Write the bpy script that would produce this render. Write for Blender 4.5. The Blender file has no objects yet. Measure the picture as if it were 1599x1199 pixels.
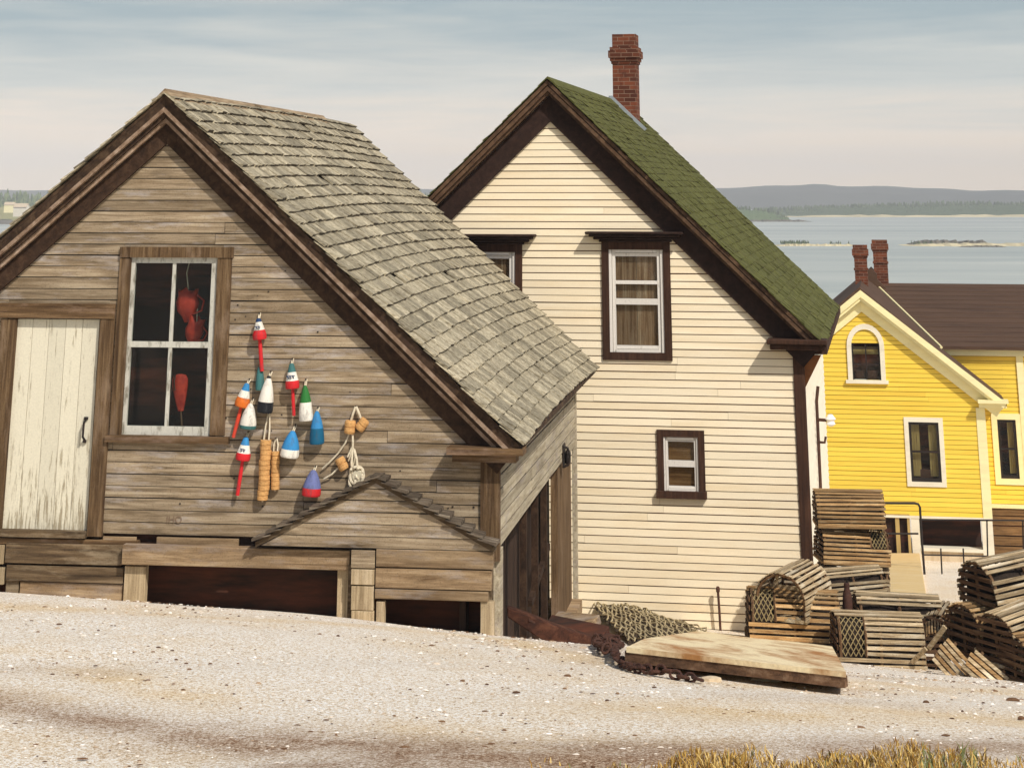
import bpy, bmesh, math, random
import numpy as np
from mathutils import Vector, Matrix
random.seed(11)
R = random.random
def U(a, b): return a + (b - a) * R()
scene = bpy.context.scene
C = scene.collection
PI = math.pi
# ------------------------------------------------------------------ camera model (photo pixels 1599 x 1199)
F = 2850.0; TH = math.atan(.3133); CX = 799.5; HOR = 300.0
ct, st = math.cos(TH), math.sin(TH)
CY = HOR - F * math.tan(TH)
def ray(px, py):
    a = (px - CX) / F; b = (CY - py) / F
    return Vector((a, ct - b * st, st + b * ct))
def at(px, py, Y):                       # point of the pixel's ray at world distance Y
    d = ray(px, py); return d * (Y / d.y)
cam_d = bpy.data.cameras.new('camera'); cam = bpy.data.objects.new('camera', cam_d); C.objects.link(cam)
cam.rotation_euler = (PI / 2 + TH, 0, 0)
cam_d.sensor_width = 36; cam_d.lens = F / 1599 * 36
cam_d.shift_y = -(599.5 - CY) / 1599
cam_d.clip_start = .1; cam_d.clip_end = 20000
scene.camera = cam
# ------------------------------------------------------------------ mesh building
class MB:
    def __init__(s): s.v = []; s.f = []; s.m = []; s.r = []
    def add(s, vs, fs, m=0, r=None, ms=None):
        o = len(s.v); s.v += [tuple(v) for v in vs]
        r = R() if r is None else r
        for i, f in enumerate(fs):
            s.f.append([o + k for k in f]); s.m.append(ms[i] if ms else m); s.r.append(r)
    def hexa(s, p, m=0, r=None, ms=None):    # p: 8 points, bottom ring 0-3, top ring 4-7
        s.add(p, [(3, 2, 1, 0), (4, 5, 6, 7), (0, 1, 5, 4), (1, 2, 6, 5), (2, 3, 7, 6), (3, 0, 4, 7)], m, r, ms)
    def box(s, x0, x1, y0, y1, z0, z1, m=0, r=None):
        s.hexa([(x0, y0, z0), (x1, y0, z0), (x1, y1, z0), (x0, y1, z0), (x0, y0, z1), (x1, y0, z1), (x1, y1, z1), (x0, y1, z1)], m, r)
    def obox(s, c, X, Y, Z, m=0, r=None):     # oriented box: centre and half vectors
        c, X, Y, Z = Vector(c), Vector(X), Vector(Y), Vector(Z)
        s.hexa([c - X - Y - Z, c + X - Y - Z, c + X + Y - Z, c - X + Y - Z, c - X - Y + Z, c + X - Y + Z, c + X + Y + Z, c - X + Y + Z], m, r)
    def bar(s, a, b, w, t, up=(0, 0, 1), m=0, r=None):   # board from a to b, w across, t along 'up'
        a, b = Vector(a), Vector(b); d = (b - a); X = d / 2; d.normalize()
        n = Vector(up); n = (n - d * n.dot(d)).normalized(); s.obox((a + b) / 2, X, d.cross(n) * w / 2, n * t / 2, m, r)
    def prism(s, poly, y0, y1, m=0, r=None):  # polygon in x,z extruded in y
        n = len(poly)
        s.add([(x, y0, z) for x, z in poly] + [(x, y1, z) for x, z in poly],
              [tuple(range(n)), tuple(range(2 * n - 1, n - 1, -1))] + [(i, i + n, (i + 1) % n + n, (i + 1) % n) for i in range(n)], m, r)
    def prism_x(s, poly, x0, x1, m=0, r=None):  # polygon in y,z extruded in x
        n = len(poly)
        s.add([(x0, y, z) for y, z in poly] + [(x1, y, z) for y, z in poly],
              [tuple(range(n)), tuple(range(2 * n - 1, n - 1, -1))] + [(i, i + n, (i + 1) % n + n, (i + 1) % n) for i in range(n)], m, r)
    def tube(s, pts, rad, n=8, m=0, r=None, cap=True, closed=False):
        pts = [Vector(p) for p in pts]; k = len(pts); rads = rad if hasattr(rad, '__len__') else [rad] * k
        vs = []; fs = []; ref = Vector((.31, .2, .93)).normalized()
        for i, p in enumerate(pts):
            if closed: d = pts[(i + 1) % k] - pts[i - 1]
            else: d = pts[min(i + 1, k - 1)] - pts[max(i - 1, 0)]
            if d.length < 1e-9: d = Vector((0, 0, 1))
            d.normalize(); a = ref - d * ref.dot(d)
            if a.length < .05: a = Vector((1, 0, 0)) - d * d.x
            a.normalize(); b = d.cross(a); ref = a
            for j in range(n):
                q = 2 * PI * j / n; vs.append(p + (a * math.cos(q) + b * math.sin(q)) * rads[i])
        for i in range(k if closed else k - 1):
            i2 = (i + 1) % k
            for j in range(n): fs.append((i * n + j, i * n + (j + 1) % n, i2 * n + (j + 1) % n, i2 * n + j))
        if cap and not closed: fs += [tuple(range(n - 1, -1, -1)), tuple(range((k - 1) * n, k * n))]
        s.add(vs, fs, m, r)
    def lathe(s, prof, n=20, m=0, c=(0, 0, 0), r=None):  # prof: (radius, z, material)
        vs = []; fs = []; ms = []
        for p in prof:
            for j in range(n):
                q = 2 * PI * j / n; vs.append((c[0] + p[0] * math.cos(q), c[1] + p[0] * math.sin(q), c[2] + p[1]))
        for i in range(len(prof) - 1):
            for j in range(n): fs.append((i * n + j, i * n + (j + 1) % n, (i + 1) * n + (j + 1) % n, (i + 1) * n + j)); ms.append(prof[i][2] if len(prof[i]) > 2 else m)
        fs += [tuple(range(n)), tuple(range(len(prof) * n - 1, (len(prof) - 1) * n - 1, -1))]
        ms += [prof[0][2] if len(prof[0]) > 2 else m, prof[-1][2] if len(prof[-1]) > 2 else m]
        s.add(vs, fs, m, r, ms)
    def build(s, name, mats, parent=None, smooth=False, loc=None, bevel=0):
        me = bpy.data.meshes.new(name); me.from_pydata(s.v, [], s.f)
        mats = mats if isinstance(mats, (list, tuple)) else [mats]
        for q in mats: me.materials.append(q)
        me.polygons.foreach_set('material_index', s.m)
        a = me.attributes.new('rnd', 'FLOAT', 'FACE'); a.data.foreach_set('value', s.r)
        bm = bmesh.new(); bm.from_mesh(me); bmesh.ops.recalc_face_normals(bm, faces=bm.faces)
        bm.to_mesh(me); bm.free()
        if smooth:
            me.polygons.foreach_set('use_smooth', [True] * len(me.polygons)); me.set_sharp_from_angle(angle=math.radians(42))
        me.update()
        o = bpy.data.objects.new(name, me); C.objects.link(o)
        if parent: o.parent = parent
        if loc is not None: o.location = loc
        if bevel:
            b = o.modifiers.new('bevel', 'BEVEL'); b.width = bevel; b.segments = 1; b.limit_method = 'ANGLE'
        return o
def tag(o, label=None, cat=None, group=None, kind=None):
    if label: o['label'] = label
    if cat: o['category'] = cat
    if group: o['group'] = group
    if kind: o['kind'] = kind
    return o
def thing(name, label, cat, loc=(0, 0, 0), rot=(0, 0, 0), group=None):
    o = bpy.data.objects.new(name, None); C.objects.link(o); o.location = loc; o.rotation_euler = rot
    o.empty_display_size = .2
    return tag(o, label, cat, group)
def copy_tree(o, parent=None):
    c = o.copy(); C.objects.link(c); c.parent = parent
    for ch in list(o.children): copy_tree(ch, c)
    return c
# ------------------------------------------------------------------ materials
def lin(v): v /= 255; return v / 12.92 if v <= .04045 else ((v + .055) / 1.055) ** 2.4
def S(r, g, b): return (lin(r), lin(g), lin(b), 1)
class NT:
    def __init__(s, name, world=False):
        if world: s.m = bpy.data.worlds.new(name)
        else: s.m = bpy.data.materials.new(name)
        s.m.use_nodes = True; s.t = s.m.node_tree; s.t.nodes.clear()
    def n(s, typ, ins=None, **kw):
        o = s.t.nodes.new('ShaderNode' + typ)
        for k, v in kw.items(): setattr(o, k, v)
        for k, v in (ins or {}).items():
            if hasattr(v, 'is_output') or isinstance(v, bpy.types.NodeSocket): s.t.links.new(v, o.inputs[k])
            else: o.inputs[k].default_value = v
        return o
    def ramp(s, fac, stops, interp='LINEAR'):
        o = s.n('ValToRGB', {'Fac': fac}); e = o.color_ramp.elements; o.color_ramp.interpolation = interp
        while len(e) < len(stops): e.new(.5)
        for q, (p, c) in zip(e, stops): q.position = p; q.color = c if hasattr(c, '__len__') else (c, c, c, 1)
        return o.outputs['Color']
    def mix(s, fac, a, b, blend='MIX'): return s.n('MixRGB', {'Fac': fac, 'Color1': a, 'Color2': b}, blend_type=blend).outputs['Color']
    def math(s, op, a, b=0., clamp=False): return s.n('Math', {0: a, 1: b}, operation=op, use_clamp=clamp).outputs[0]
    def noise(s, vec, scale, detail=4, rough=.6, dist=0.):
        return s.n('TexNoise', {'Vector': vec, 'Scale': scale, 'Detail': detail, 'Roughness': rough, 'Distortion': dist}).outputs['Fac']
    def mapv(s, vec, sc): return s.n('VectorMath', {0: vec, 1: sc}, operation='MULTIPLY').outputs[0]
    def coords(s, k=17.):
        tc = s.n('TexCoord').outputs['Object']; a = s.n('Attribute', attribute_name='rnd').outputs['Fac']
        ob = s.n('ObjectInfo').outputs['Random']
        q = s.math('ADD', a, ob)
        cv = s.n('CombineXYZ', {0: s.math('MULTIPLY', q, k), 1: s.math('MULTIPLY', q, k * .63), 2: s.math('MULTIPLY', q, k * 1.7)}).outputs[0]
        return s.n('VectorMath', {0: tc, 1: cv}, operation='ADD').outputs[0], a, tc
    def out(s, col, rough=.9, bump=None, bstr=.3, bdist=.01, spec=.2, metal=0.):
        p = s.n('BsdfPrincipled', {'Base Color': col, 'Roughness': rough, 'Specular IOR Level': spec, 'Metallic': metal})
        if bump is not None:
            b = s.n('Bump', {'Height': bump, 'Strength': bstr, 'Distance': bdist}); s.t.links.new(b.outputs[0], p.inputs['Normal'])
        s.t.links.new(p.outputs[0], s.n('OutputMaterial').inputs[0]); return s.m
def wood(name, c0, c1, c2, axis='x', patch=None, pamt=.6, gs=34, var=.25, bump=.35, rough=.9, along=1.3, pth=(.52, .66), pscale=3.2, specks=True, stain=None):
    m = NT(name); v, a, tc = m.coords()
    i = 'xyz'.index(axis); sc = [gs] * 3; sc[i] = along
    g = m.noise(m.mapv(v, tuple(sc)), 1., 7, .68, .4)
    col = m.ramp(g, [(.30, c0), (.5, c1), (.72, c2)])
    sp = [pscale * 2.4] * 3; sp[i] = pscale * .55
    n2 = m.noise(m.mapv(v, tuple(sp)), 1., 6, .7)
    if patch: col = m.mix(m.math('MULTIPLY', m.ramp(n2, [(pth[0], 0.), (pth[1], 1.)]), pamt), col, patch)
    br = m.n('MapRange', {'Value': a, 'To Min': 1 - var, 'To Max': 1 + var}).outputs[0]
    n4 = m.noise(tc, 1.3, 5, .7); br = m.math('MULTIPLY', br, m.n('MapRange', {'Value': n4, 'From Min': .3, 'From Max': .7, 'To Min': .82, 'To Max': 1.15}).outputs[0])
    if stain:
        n5 = m.noise(m.mapv(v, tuple(x * .6 for x in sp)), 1., 6, .75); col = m.mix(m.math('MULTIPLY', m.ramp(n5, [(.48, 0.), (.66, 1.)]), .55), col, stain)
    if specks:
        s1 = m.noise(v, 95, 2, .5); br = m.math('MULTIPLY', br, m.n('MapRange', {'Value': s1, 'From Min': .3, 'From Max': .44, 'To Min': .7, 'To Max': 1.}).outputs[0])
    col = m.mix(1., col, br, 'MULTIPLY')
    return m.out(col, rough, g, bump, .006)
def paint(name, c, dirt=None, damt=.3, var=.05, rough=.6, scale=2.2, grain=.06, bump=.1, axis='x'):
    m = NT(name); v, a, tc = m.coords(3.)
    i = 'xyz'.index(axis); sc = [scale * 4] * 3; sc[i] = scale * .6
    n = m.noise(m.mapv(v, tuple(sc)), 1., 6, .7)
    col = m.mix(m.math('MULTIPLY', m.ramp(n, [(.45, 0.), (.72, 1.)]), damt), c, dirt or tuple(x * .6 for x in c[:3]) + (1,))
    f = m.noise(tc, 70, 3, .6)
    br = m.n('MapRange', {'Value': a, 'To Min': 1 - var, 'To Max': 1 + var}).outputs[0]
    br = m.math('MULTIPLY', br, m.n('MapRange', {'Value': f, 'From Min': .3, 'From Max': .7, 'To Min': 1 - grain, 'To Max': 1 + grain}).outputs[0])
    col = m.mix(1., col, br, 'MULTIPLY')
    return m.out(col, rough, f, bump, .004, .3)
def peel(name, c, under, lo, hi, axis='z', along=2.5, gs=22, zfade=None, amt=1., rough=.75):   # chipped paint over old wood
    m = NT(name); v, a, tc = m.coords(5.)
    i = 'xyz'.index(axis); sc = [gs] * 3; sc[i] = along
    g = m.noise(m.mapv(v, tuple(sc)), 1., 8, .72, .3)
    th = g
    if zfade:
        z = m.n('SeparateXYZ', {0: tc}).outputs[2]
        th = m.math('ADD', g, m.n('MapRange', {'Value': z, 'From Min': zfade[0], 'From Max': zfade[1], 'To Min': zfade[2], 'To Max': 0.}).outputs[0])
    k = m.math('MULTIPLY', m.ramp(th, [(lo, 0.), (hi, 1.)]), amt)
    f = m.noise(tc, 60, 3, .6); f2 = m.noise(m.mapv(v, (9, 9, 9)), 1., 5, .7)
    under2 = m.mix(f2, under, tuple(x * .55 for x in under[:3]) + (1,))
    col = m.mix(k, c, under2)
    br = m.n('MapRange', {'Value': f, 'From Min': .3, 'From Max': .7, 'To Min': .92, 'To Max': 1.05}).outputs[0]
    br = m.math('MULTIPLY', br, m.n('MapRange', {'Value': a, 'To Min': .93, 'To Max': 1.05}).outputs[0])
    return m.out(m.mix(1., col, br, 'MULTIPLY'), rough, k, -.3, .003)
M = {}
M['wall_wood'] = wood('weathered clapboard', S(82, 69, 53), S(145, 127, 102), S(184, 167, 140), 'x', S(174, 166, 160), .65, 26, .16, stain=S(110, 90, 64))
M['side_wood'] = wood('grey side boards', S(124, 112, 92), S(170, 158, 134), S(196, 186, 162), 'y', S(150, 140, 138), .5, 26, .16)
M['beam_wood'] = wood('old plank', S(88, 66, 44), S(146, 122, 92), S(186, 162, 128), 'x', S(160, 150, 142), .6, 20, .2, pscale=2, stain=S(104, 84, 62))
M['dark_plank'] = wood('brown plank', S(54, 42, 30), S(98, 80, 58), S(138, 118, 92), 'x', S(166, 150, 124), .45, 24, .2)
M['pale_post'] = wood('pale post', S(120, 102, 76), S(170, 150, 118), S(198, 180, 150), 'z', S(120, 104, 84), .4, 26, .2)
M['trim'] = wood('brown trim', S(54, 38, 24), S(94, 72, 48), S(134, 108, 78), 'x', S(146, 122, 104), .55, 30, .15)
M['trim_z'] = wood('brown trim upright', S(56, 40, 26), S(96, 74, 50), S(136, 112, 82), 'z', S(146, 124, 102), .5, 30, .15)
M['rake'] = wood('dark rake board', S(36, 26, 19), S(66, 50, 37), S(100, 80, 60), 'y', S(62, 44, 36), .6, 9, .2, along=9)
M['rake_light'] = wood('worn rake moulding', S(92, 70, 52), S(144, 120, 98), S(182, 160, 140), 'y', S(90, 64, 46), .6, 8, .2, along=8)  # paler than the rake boards beside it
M['soffit'] = wood('shadow brown frieze', S(34, 23, 16), S(58, 41, 29), S(80, 60, 44), 'y', None, 0, 12, .1, along=12)  # the frieze boards' own dark brown
M['shingle'] = wood('cedar shingle', S(88, 78, 62), S(162, 151, 126), S(214, 204, 176), 'x', S(126, 114, 90), .6, 42, .34, along=3, pscale=2)
M['butt'] = paint('shingle end grain', S(64, 53, 42), S(40, 33, 27), .6, .3)  # end grain darkened to draw course shadow lines the sun leaves lit
M['ridge'] = wood('ridge board', S(96, 78, 58), S(150, 128, 100), S(184, 166, 138), 'y', S(110, 96, 80), .5, 30, .2)
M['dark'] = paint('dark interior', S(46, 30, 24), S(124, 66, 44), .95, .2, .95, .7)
M['tar'] = paint('dark skirting', S(46, 32, 25), S(112, 60, 38), .85, .2, .95, .55)  # dark brown; puts the crawlspace shade into colour, also used on scrap
M['black'] = paint('black iron', S(32, 28, 26), S(70, 44, 32), .4, .1, .6)
M['rust'] = paint('rusty iron', S(78, 50, 38), S(46, 32, 27), .8, .2, .85, 5)
M['door'] = peel('peeling cream door', S(232, 222, 188), S(150, 132, 98), .60, .66, 'z', 2.2, 26)
M['sash'] = peel('flaking white sash', S(196, 193, 180), S(128, 120, 102), .5, .62, 'z', 5, 18, None, .8)
M['cream'] = paint('cream clapboard paint', S(242, 227, 196), S(226, 202, 160), .65, .05, .65, .8, .03)
M['cream_foot'] = paint('cream side paint', S(240, 230, 208), S(218, 202, 172), .35, .03, .65, 1.)
M['choc'] = wood('chocolate trim', S(44, 28, 20), S(66, 44, 32), S(86, 60, 44), 'z', S(50, 36, 30), .5, 26, .12)
M['choc_dark'] = wood('dark frieze', S(36, 24, 20), S(48, 33, 27), S(62, 44, 36), 'y', None, 0, 12, .1, along=12)
M['choc_mould'] = wood('moulding', S(56, 40, 30), S(88, 66, 48), S(112, 88, 66), 'y', S(52, 38, 30), .5, 9, .15, along=9)
M['white_sash'] = peel('white sash', S(222, 216, 206), S(170, 158, 140), .6, .7, 'z', 5, 16, None, .6)
M['shade'] = wood('boarded pane', S(96, 68, 48), S(142, 108, 80), S(186, 160, 132), 'z', S(176, 160, 140), .3, 40, .15)
M['blind'] = wood('brown blind', S(84, 54, 30), S(118, 84, 52), S(142, 106, 72), 'x', None, 0, 30, .15)
M['green'] = wood('green roof shingle', S(64, 62, 32), S(88, 89, 44), S(114, 113, 62), 'x', S(76, 70, 38), .7, 26, .09, along=4, pscale=1.2)
M['green_butt'] = paint('green shingle edge', S(70, 66, 34), S(58, 54, 30), .5)
M['yellow'] = paint('yellow clapboard paint', S(240, 206, 78), S(228, 186, 60), .75, .05, .6, .7, .03)
M['butter'] = paint('cream trim paint', S(244, 232, 176), S(214, 200, 148), .5, .03, .6, 1.5)
M['white'] = paint('white trim paint', S(232, 223, 200), S(198, 186, 160), .5, .03, .6, 1.5)
M['roof_brown'] = paint('brown asphalt shingle', S(88, 66, 50), S(62, 46, 36), .8, .05, .95, 1.2, .2, .3)
M['flash'] = paint('lead flashing', S(150, 158, 162), S(110, 116, 120), .5, .05, .5)
M['curtain'] = paint('curtain', S(186, 158, 100), S(130, 104, 60), .7, .1, .9, 2, axis='z')
M['concrete'] = paint('stained concrete', S(206, 188, 158), S(160, 128, 92), .8, .05, .95, 1.2, .08, axis='z')
M['ramp'] = paint('tan plywood', S(214, 184, 128), S(226, 206, 168), .8, .05, .9, 2.6, .06)
m = NT('weathered plywood top'); tc = m.n('TexCoord').outputs['Object']; n1 = m.noise(m.mapv(tc, (2.2, .42, 1.)), 1., 7, .68, .5); n2 = m.noise(m.mapv(tc, (55, 12, 50)), 1., 3, .6); n3 = m.noise(m.mapv(tc, (9., 1.4, 3.)), 1., 5, .7)
col = m.mix(m.ramp(n1, [(.44, 0.), (.52, .4), (.64, 1.)]), S(244, 224, 180), S(176, 124, 74)); col = m.mix(m.math('MULTIPLY', m.ramp(n3, [(.5, 0.), (.7, 1.)]), .12), col, S(210, 178, 128))
col = m.mix(1., col, m.n('MapRange', {'Value': n2, 'From Min': .3, 'From Max': .7, 'To Min': .86, 'To Max': 1.05}).outputs[0], 'MULTIPLY'); M['slab'] = m.out(col, .9, n2, .2, .004)
M['slab_edge'] = wood('plank edge', S(60, 42, 32), S(112, 84, 62), S(160, 134, 108), 'x', S(50, 38, 32), .7, 14, .2, pscale=2)
M['lath'] = wood('trap lath', S(100, 74, 46), S(158, 124, 82), S(196, 164, 116), 'x', S(212, 192, 152), .5, 60, .38, along=3)
M['lath_grey'] = wood('grey trap lath', S(104, 86, 62), S(166, 144, 110), S(214, 196, 162), 'x', S(222, 212, 188), .55, 60, .36, along=3)
M['lath_end'] = wood('dark end lath', S(52, 36, 26), S(86, 62, 44), S(132, 104, 76), 'y', S(150, 126, 96), .3, 50, .3, along=3)
M['bow'] = wood('trap bow', S(64, 46, 32), S(104, 78, 54), S(140, 112, 82), 'z', None, 0, 40, .2)
M['twine'] = paint('net twine', S(150, 132, 92), S(92, 78, 54), .6, .2, .9, 6)
M['net'] = paint('old fishing net', S(176, 160, 124), S(116, 102, 76), .7, .25, .95, 6)
M['tarred'] = paint('tarred inner net', S(48, 38, 30), S(28, 22, 18), .8, .1, .95, 14, .3); M['rope'] = paint('pale rope', S(216, 204, 178), S(150, 134, 106), .6, .1, .9, 20)
M['cork'] = paint('cork', S(206, 158, 98), S(150, 100, 56), .7, .1, .9, 16, .15)
M['brass'] = paint('pale wooden block', S(206, 196, 170), S(140, 126, 100), .6, .1, .7, 8)
M['brown_body'] = wood('brown boards', S(84, 60, 36), S(122, 92, 58), S(146, 114, 78), 'x', S(70, 52, 36), .4, 30, .15)
M['porcelain'] = paint('white porcelain', S(236, 232, 224), S(190, 184, 172), .3, .05, .3)
M['lap'] = paint('brown lap joint', S(112, 82, 52), S(84, 60, 40), .6, .1, .95); M['ylap'] = paint('ochre lap joint', S(150, 116, 30), S(120, 90, 26), .6, .1, .95)
def buoy_mat(n, c): return peel('buoy ' + n, c, tuple(min(1, x * .6 + .05) for x in c[:3]) + (1,), .5, .62, 'z', 8, 22, None, .75, .65)
for n, c in dict(red=S(204, 40, 44), orange=S(214, 110, 40), white=S(232, 226, 212), black=S(30, 32, 36), navy=S(38, 62, 98), blue=S(54, 132, 186), deep=S(22, 92, 124), teal=S(62, 110, 108), green=S(44, 112, 50), violet=S(104, 112, 158), scarlet=S(214, 70, 46)).items(): M['b_' + n] = buoy_mat(n, c)
m = NT('bright red plastic'); M['plastic'] = m.out(m.ramp(m.noise(m.n('TexCoord').outputs['Object'], 14, 4), [(.35, S(150, 34, 22)), (.65, S(206, 72, 50))]), .6, None, spec=.3)
def glass(name, rough=.03, amt=.1, tint=(.9, .93, .92, 1)):
    m = NT(name); fr = m.n('Fresnel', {'IOR': 1.45}).outputs[0]
    tr = m.n('BsdfTransparent', {'Color': tint}).outputs[0]; gl = m.n('BsdfGlossy', {'Color': (.8, .85, .9, 1), 'Roughness': rough}).outputs[0]
    k = m.math('MULTIPLY', fr, .35)
    m.t.links.new(m.n('MixShader', {0: k, 1: tr, 2: gl}).outputs[0], m.n('OutputMaterial').inputs[0]); return m.m
M['glass'] = glass('old window glass')
m = NT('chimney brick')
tc = m.n('TexCoord').outputs['Object']; sx = m.n('SeparateXYZ', {0: tc}).outputs
v = m.n('CombineXYZ', {0: m.math('ADD', sx[0], sx[1]), 1: sx[2], 2: 0.}).outputs[0]
b = m.n('TexBrick', {'Vector': v, 'Color1': S(122, 68, 46), 'Color2': S(78, 44, 32), 'Mortar': S(132, 106, 88), 'Scale': 1., 'Mortar Size': .006, 'Mortar Smooth': .3, 'Brick Width': .2, 'Row Height': .068, 'Bias': 0.})
nn = m.noise(tc, 6, 5, .7); col = m.mix(m.ramp(nn, [(.5, 0.), (.7, .75)]), b.outputs['Color'], S(78, 46, 36))
M['brick'] = m.out(col, .95, m.math('SUBTRACT', 1., b.outputs['Fac']), .5, .008)
# gravel
m = NT('gravel'); tc = m.n('TexCoord').outputs['Object']; dirt = m.n('Attribute', attribute_name='dirt').outputs['Fac']
n1 = m.noise(tc, 46, 4, .75); n2 = m.noise(tc, 115, 3, .7); n3 = m.noise(tc, .55, 6, .65); n5 = m.noise(m.mapv(tc, (.3, 1.1, 1.)), 1., 5, .65)
grit = m.math('ADD', m.math('MULTIPLY', n1, .55), m.math('MULTIPLY', n2, .45))
col = m.ramp(grit, [(.385, S(136, 106, 76)), (.45, S(212, 188, 154)), (.505, S(238, 224, 200)), (.555, S(255, 254, 250))])
och = m.ramp(grit, [(.37, S(146, 108, 66)), (.47, S(214, 178, 124)), (.59, S(250, 236, 204))])
lil = m.ramp(grit, [(.37, S(150, 126, 104)), (.46, S(216, 198, 176)), (.57, S(252, 246, 236))])
oc = m.n('Attribute', attribute_name='ochre').outputs['Fac']; col = m.mix(m.math('MAXIMUM', m.ramp(n3, [(.54, 0.), (.70, .6)]), m.math('MULTIPLY', oc, m.ramp(m.noise(tc, 1.4, 6, .7), [(.34, .2), (.58, 1.)]))), col, och)
col = m.mix(m.ramp(n5, [(.52, 0.), (.72, .3)]), col, lil)
brn = m.ramp(grit, [(.38, S(72, 50, 36)), (.49, S(142, 106, 76)), (.6, S(218, 198, 172))])
dn = m.math('MULTIPLY', dirt, m.ramp(m.noise(tc, 1.7, 6, .7), [(.34, .45), (.56, 1.)]))
col = m.mix(dn, col, brn)
M['gravel'] = m.out(col, .95, grit, .7, .02, .1)
m = NT('pebble'); a = m.n('Attribute', attribute_name='rnd').outputs['Fac']
M['pebble'] = m.out(m.ramp(a, [(0., S(78, 54, 38)), (.3, S(122, 92, 66)), (.5, S(168, 142, 112)), (.72, S(214, 202, 184)), (1., S(246, 242, 234))]), .9)
m = NT('dry grass'); a = m.n('Attribute', attribute_name='rnd').outputs['Fac']
M['grass'] = m.out(m.ramp(a, [(0., S(84, 60, 28)), (.25, S(140, 102, 44)), (.55, S(188, 150, 72)), (.86, S(220, 192, 124)), (.9, S(112, 118, 66)), (1., S(124, 134, 92))]), .85)
m = NT('sea'); tc = m.n('TexCoord').outputs['Object']
w1 = m.noise(m.mapv(tc, (.05, .4, 1)), 1., 6, .7); w2 = m.noise(m.mapv(tc, (.004, .02, 1)), 1., 4, .6)
M['water'] = m.out(m.mix(m.ramp(w2, [(.35, 0.), (.65, 1.)]), S(160, 168, 160), S(198, 200, 188)), .42, w1, .5, .8, .35)
def foliage(name, a0, a1, a2):
    m = NT(name); v, a, tc = m.coords(40); n = m.noise(tc, .12, 5, .7)
    k = m.math('ADD', m.math('MULTIPLY', a, .6), m.math('MULTIPLY', n, .4)); return m.out(m.ramp(k, [(.25, a0), (.5, a1), (.75, a2)]), .9)
M['conifer'] = foliage('far conifers', S(52, 66, 44), S(74, 90, 58), S(98, 112, 74))
M['conifer_near'] = foliage('near conifers', S(58, 78, 44), S(84, 104, 60), S(112, 124, 76))
M['meadow'] = foliage('far meadow', S(120, 122, 70), S(146, 142, 84), S(170, 160, 108))
m = NT('far hill'); tc = m.n('TexCoord').outputs['Object']
M['hill'] = m.out(m.ramp(m.noise(m.mapv(tc, (.01, .01, .03)), 1., 6, .7), [(.35, S(78, 84, 78)), (.65, S(94, 98, 90))]), .95)
M['sand'] = paint('pale shore', S(214, 200, 160), S(150, 138, 104), .8, .1, .95, .02, .05)
M['rock'] = paint('shore rock', S(104, 98, 84), S(66, 62, 52), .8, .2, .95, .06, .1)
# ------------------------------------------------------------------ house frames
class Frame:
    """local x runs right along the gable front, y runs back into the house, z is up; front plane y = 0 where P.a = D"""
    def __init__(s, phi, D, base_px):
        s.a = Vector((math.sin(phi), math.cos(phi), 0)); s.b = Vector((math.cos(phi), -math.sin(phi), 0)); s.D = D; s.phi = phi
        d = ray(*base_px); s.O = d * (D / d.dot(s.a))
    def loc(s, P): q = P - s.O; return Vector((q.dot(s.b), q.dot(s.a), q.z))
    def p(s, px, py, w=0.):                # pixel on the plane w in front of the wall -> (x, z)
        d = ray(px, py); q = s.loc(d * ((s.D - w) / d.dot(s.a))); return (q.x, q.z)
    def pl(s, pts, w=0.): return [s.p(x, y, w) for x, y in pts]
    def side(s, px, py, u):                # pixel on the plane local x = u -> (y, z)
        d = ray(px, py); t = (u + s.O.dot(s.b)) / d.dot(s.b); q = s.loc(d * t); return (q.y, q.z)
    def rect(s, x0, y0, x1, y1, w=0.):     # upright rectangle read at mid height / mid width
        ym = (y0 + y1) / 2; xm = (x0 + x1) / 2
        return s.p(x0, ym, w)[0], s.p(x1, ym, w)[0], s.p(xm, y1, w)[1], s.p(xm, y0, w)[1]
    def world(s, x, y, z): return s.O + s.b * x + s.a * y + Vector((0, 0, z))
    def empty(s, name, label, cat): return thing(name, label, cat, s.O, (0, 0, -s.phi))
def rbox(mb, rc, w0, w1, m=0, r=None): mb.box(rc[0], rc[1], -w1, -w0, rc[2], rc[3], m, r)
def strip(mb, A, E, o0, o1, y0, y1, m=0, A2=None):     # band parallel to the rake line A(apex) -> E(eave), o0..o1 below it
    d = Vector((E[0] - A[0], E[1] - A[1])); L = d.length; d /= L; n = Vector((d.y, -d.x))
    if n.y > 0: n = -n
    c = abs(n.y); k = max(2, int(L / .9)); pts = []
    lo = [(A[0], A[1] - o0 / c)]; hi = [(A[0], A[1] - o1 / c)]
    lo.append((E[0] + n.x * o0, E[1] + n.y * o0)); hi.append((E[0] + n.x * o1, E[1] + n.y * o1))
    mb.prism([lo[0], lo[1], hi[1], hi[0]], y0, y1, m)
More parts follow.
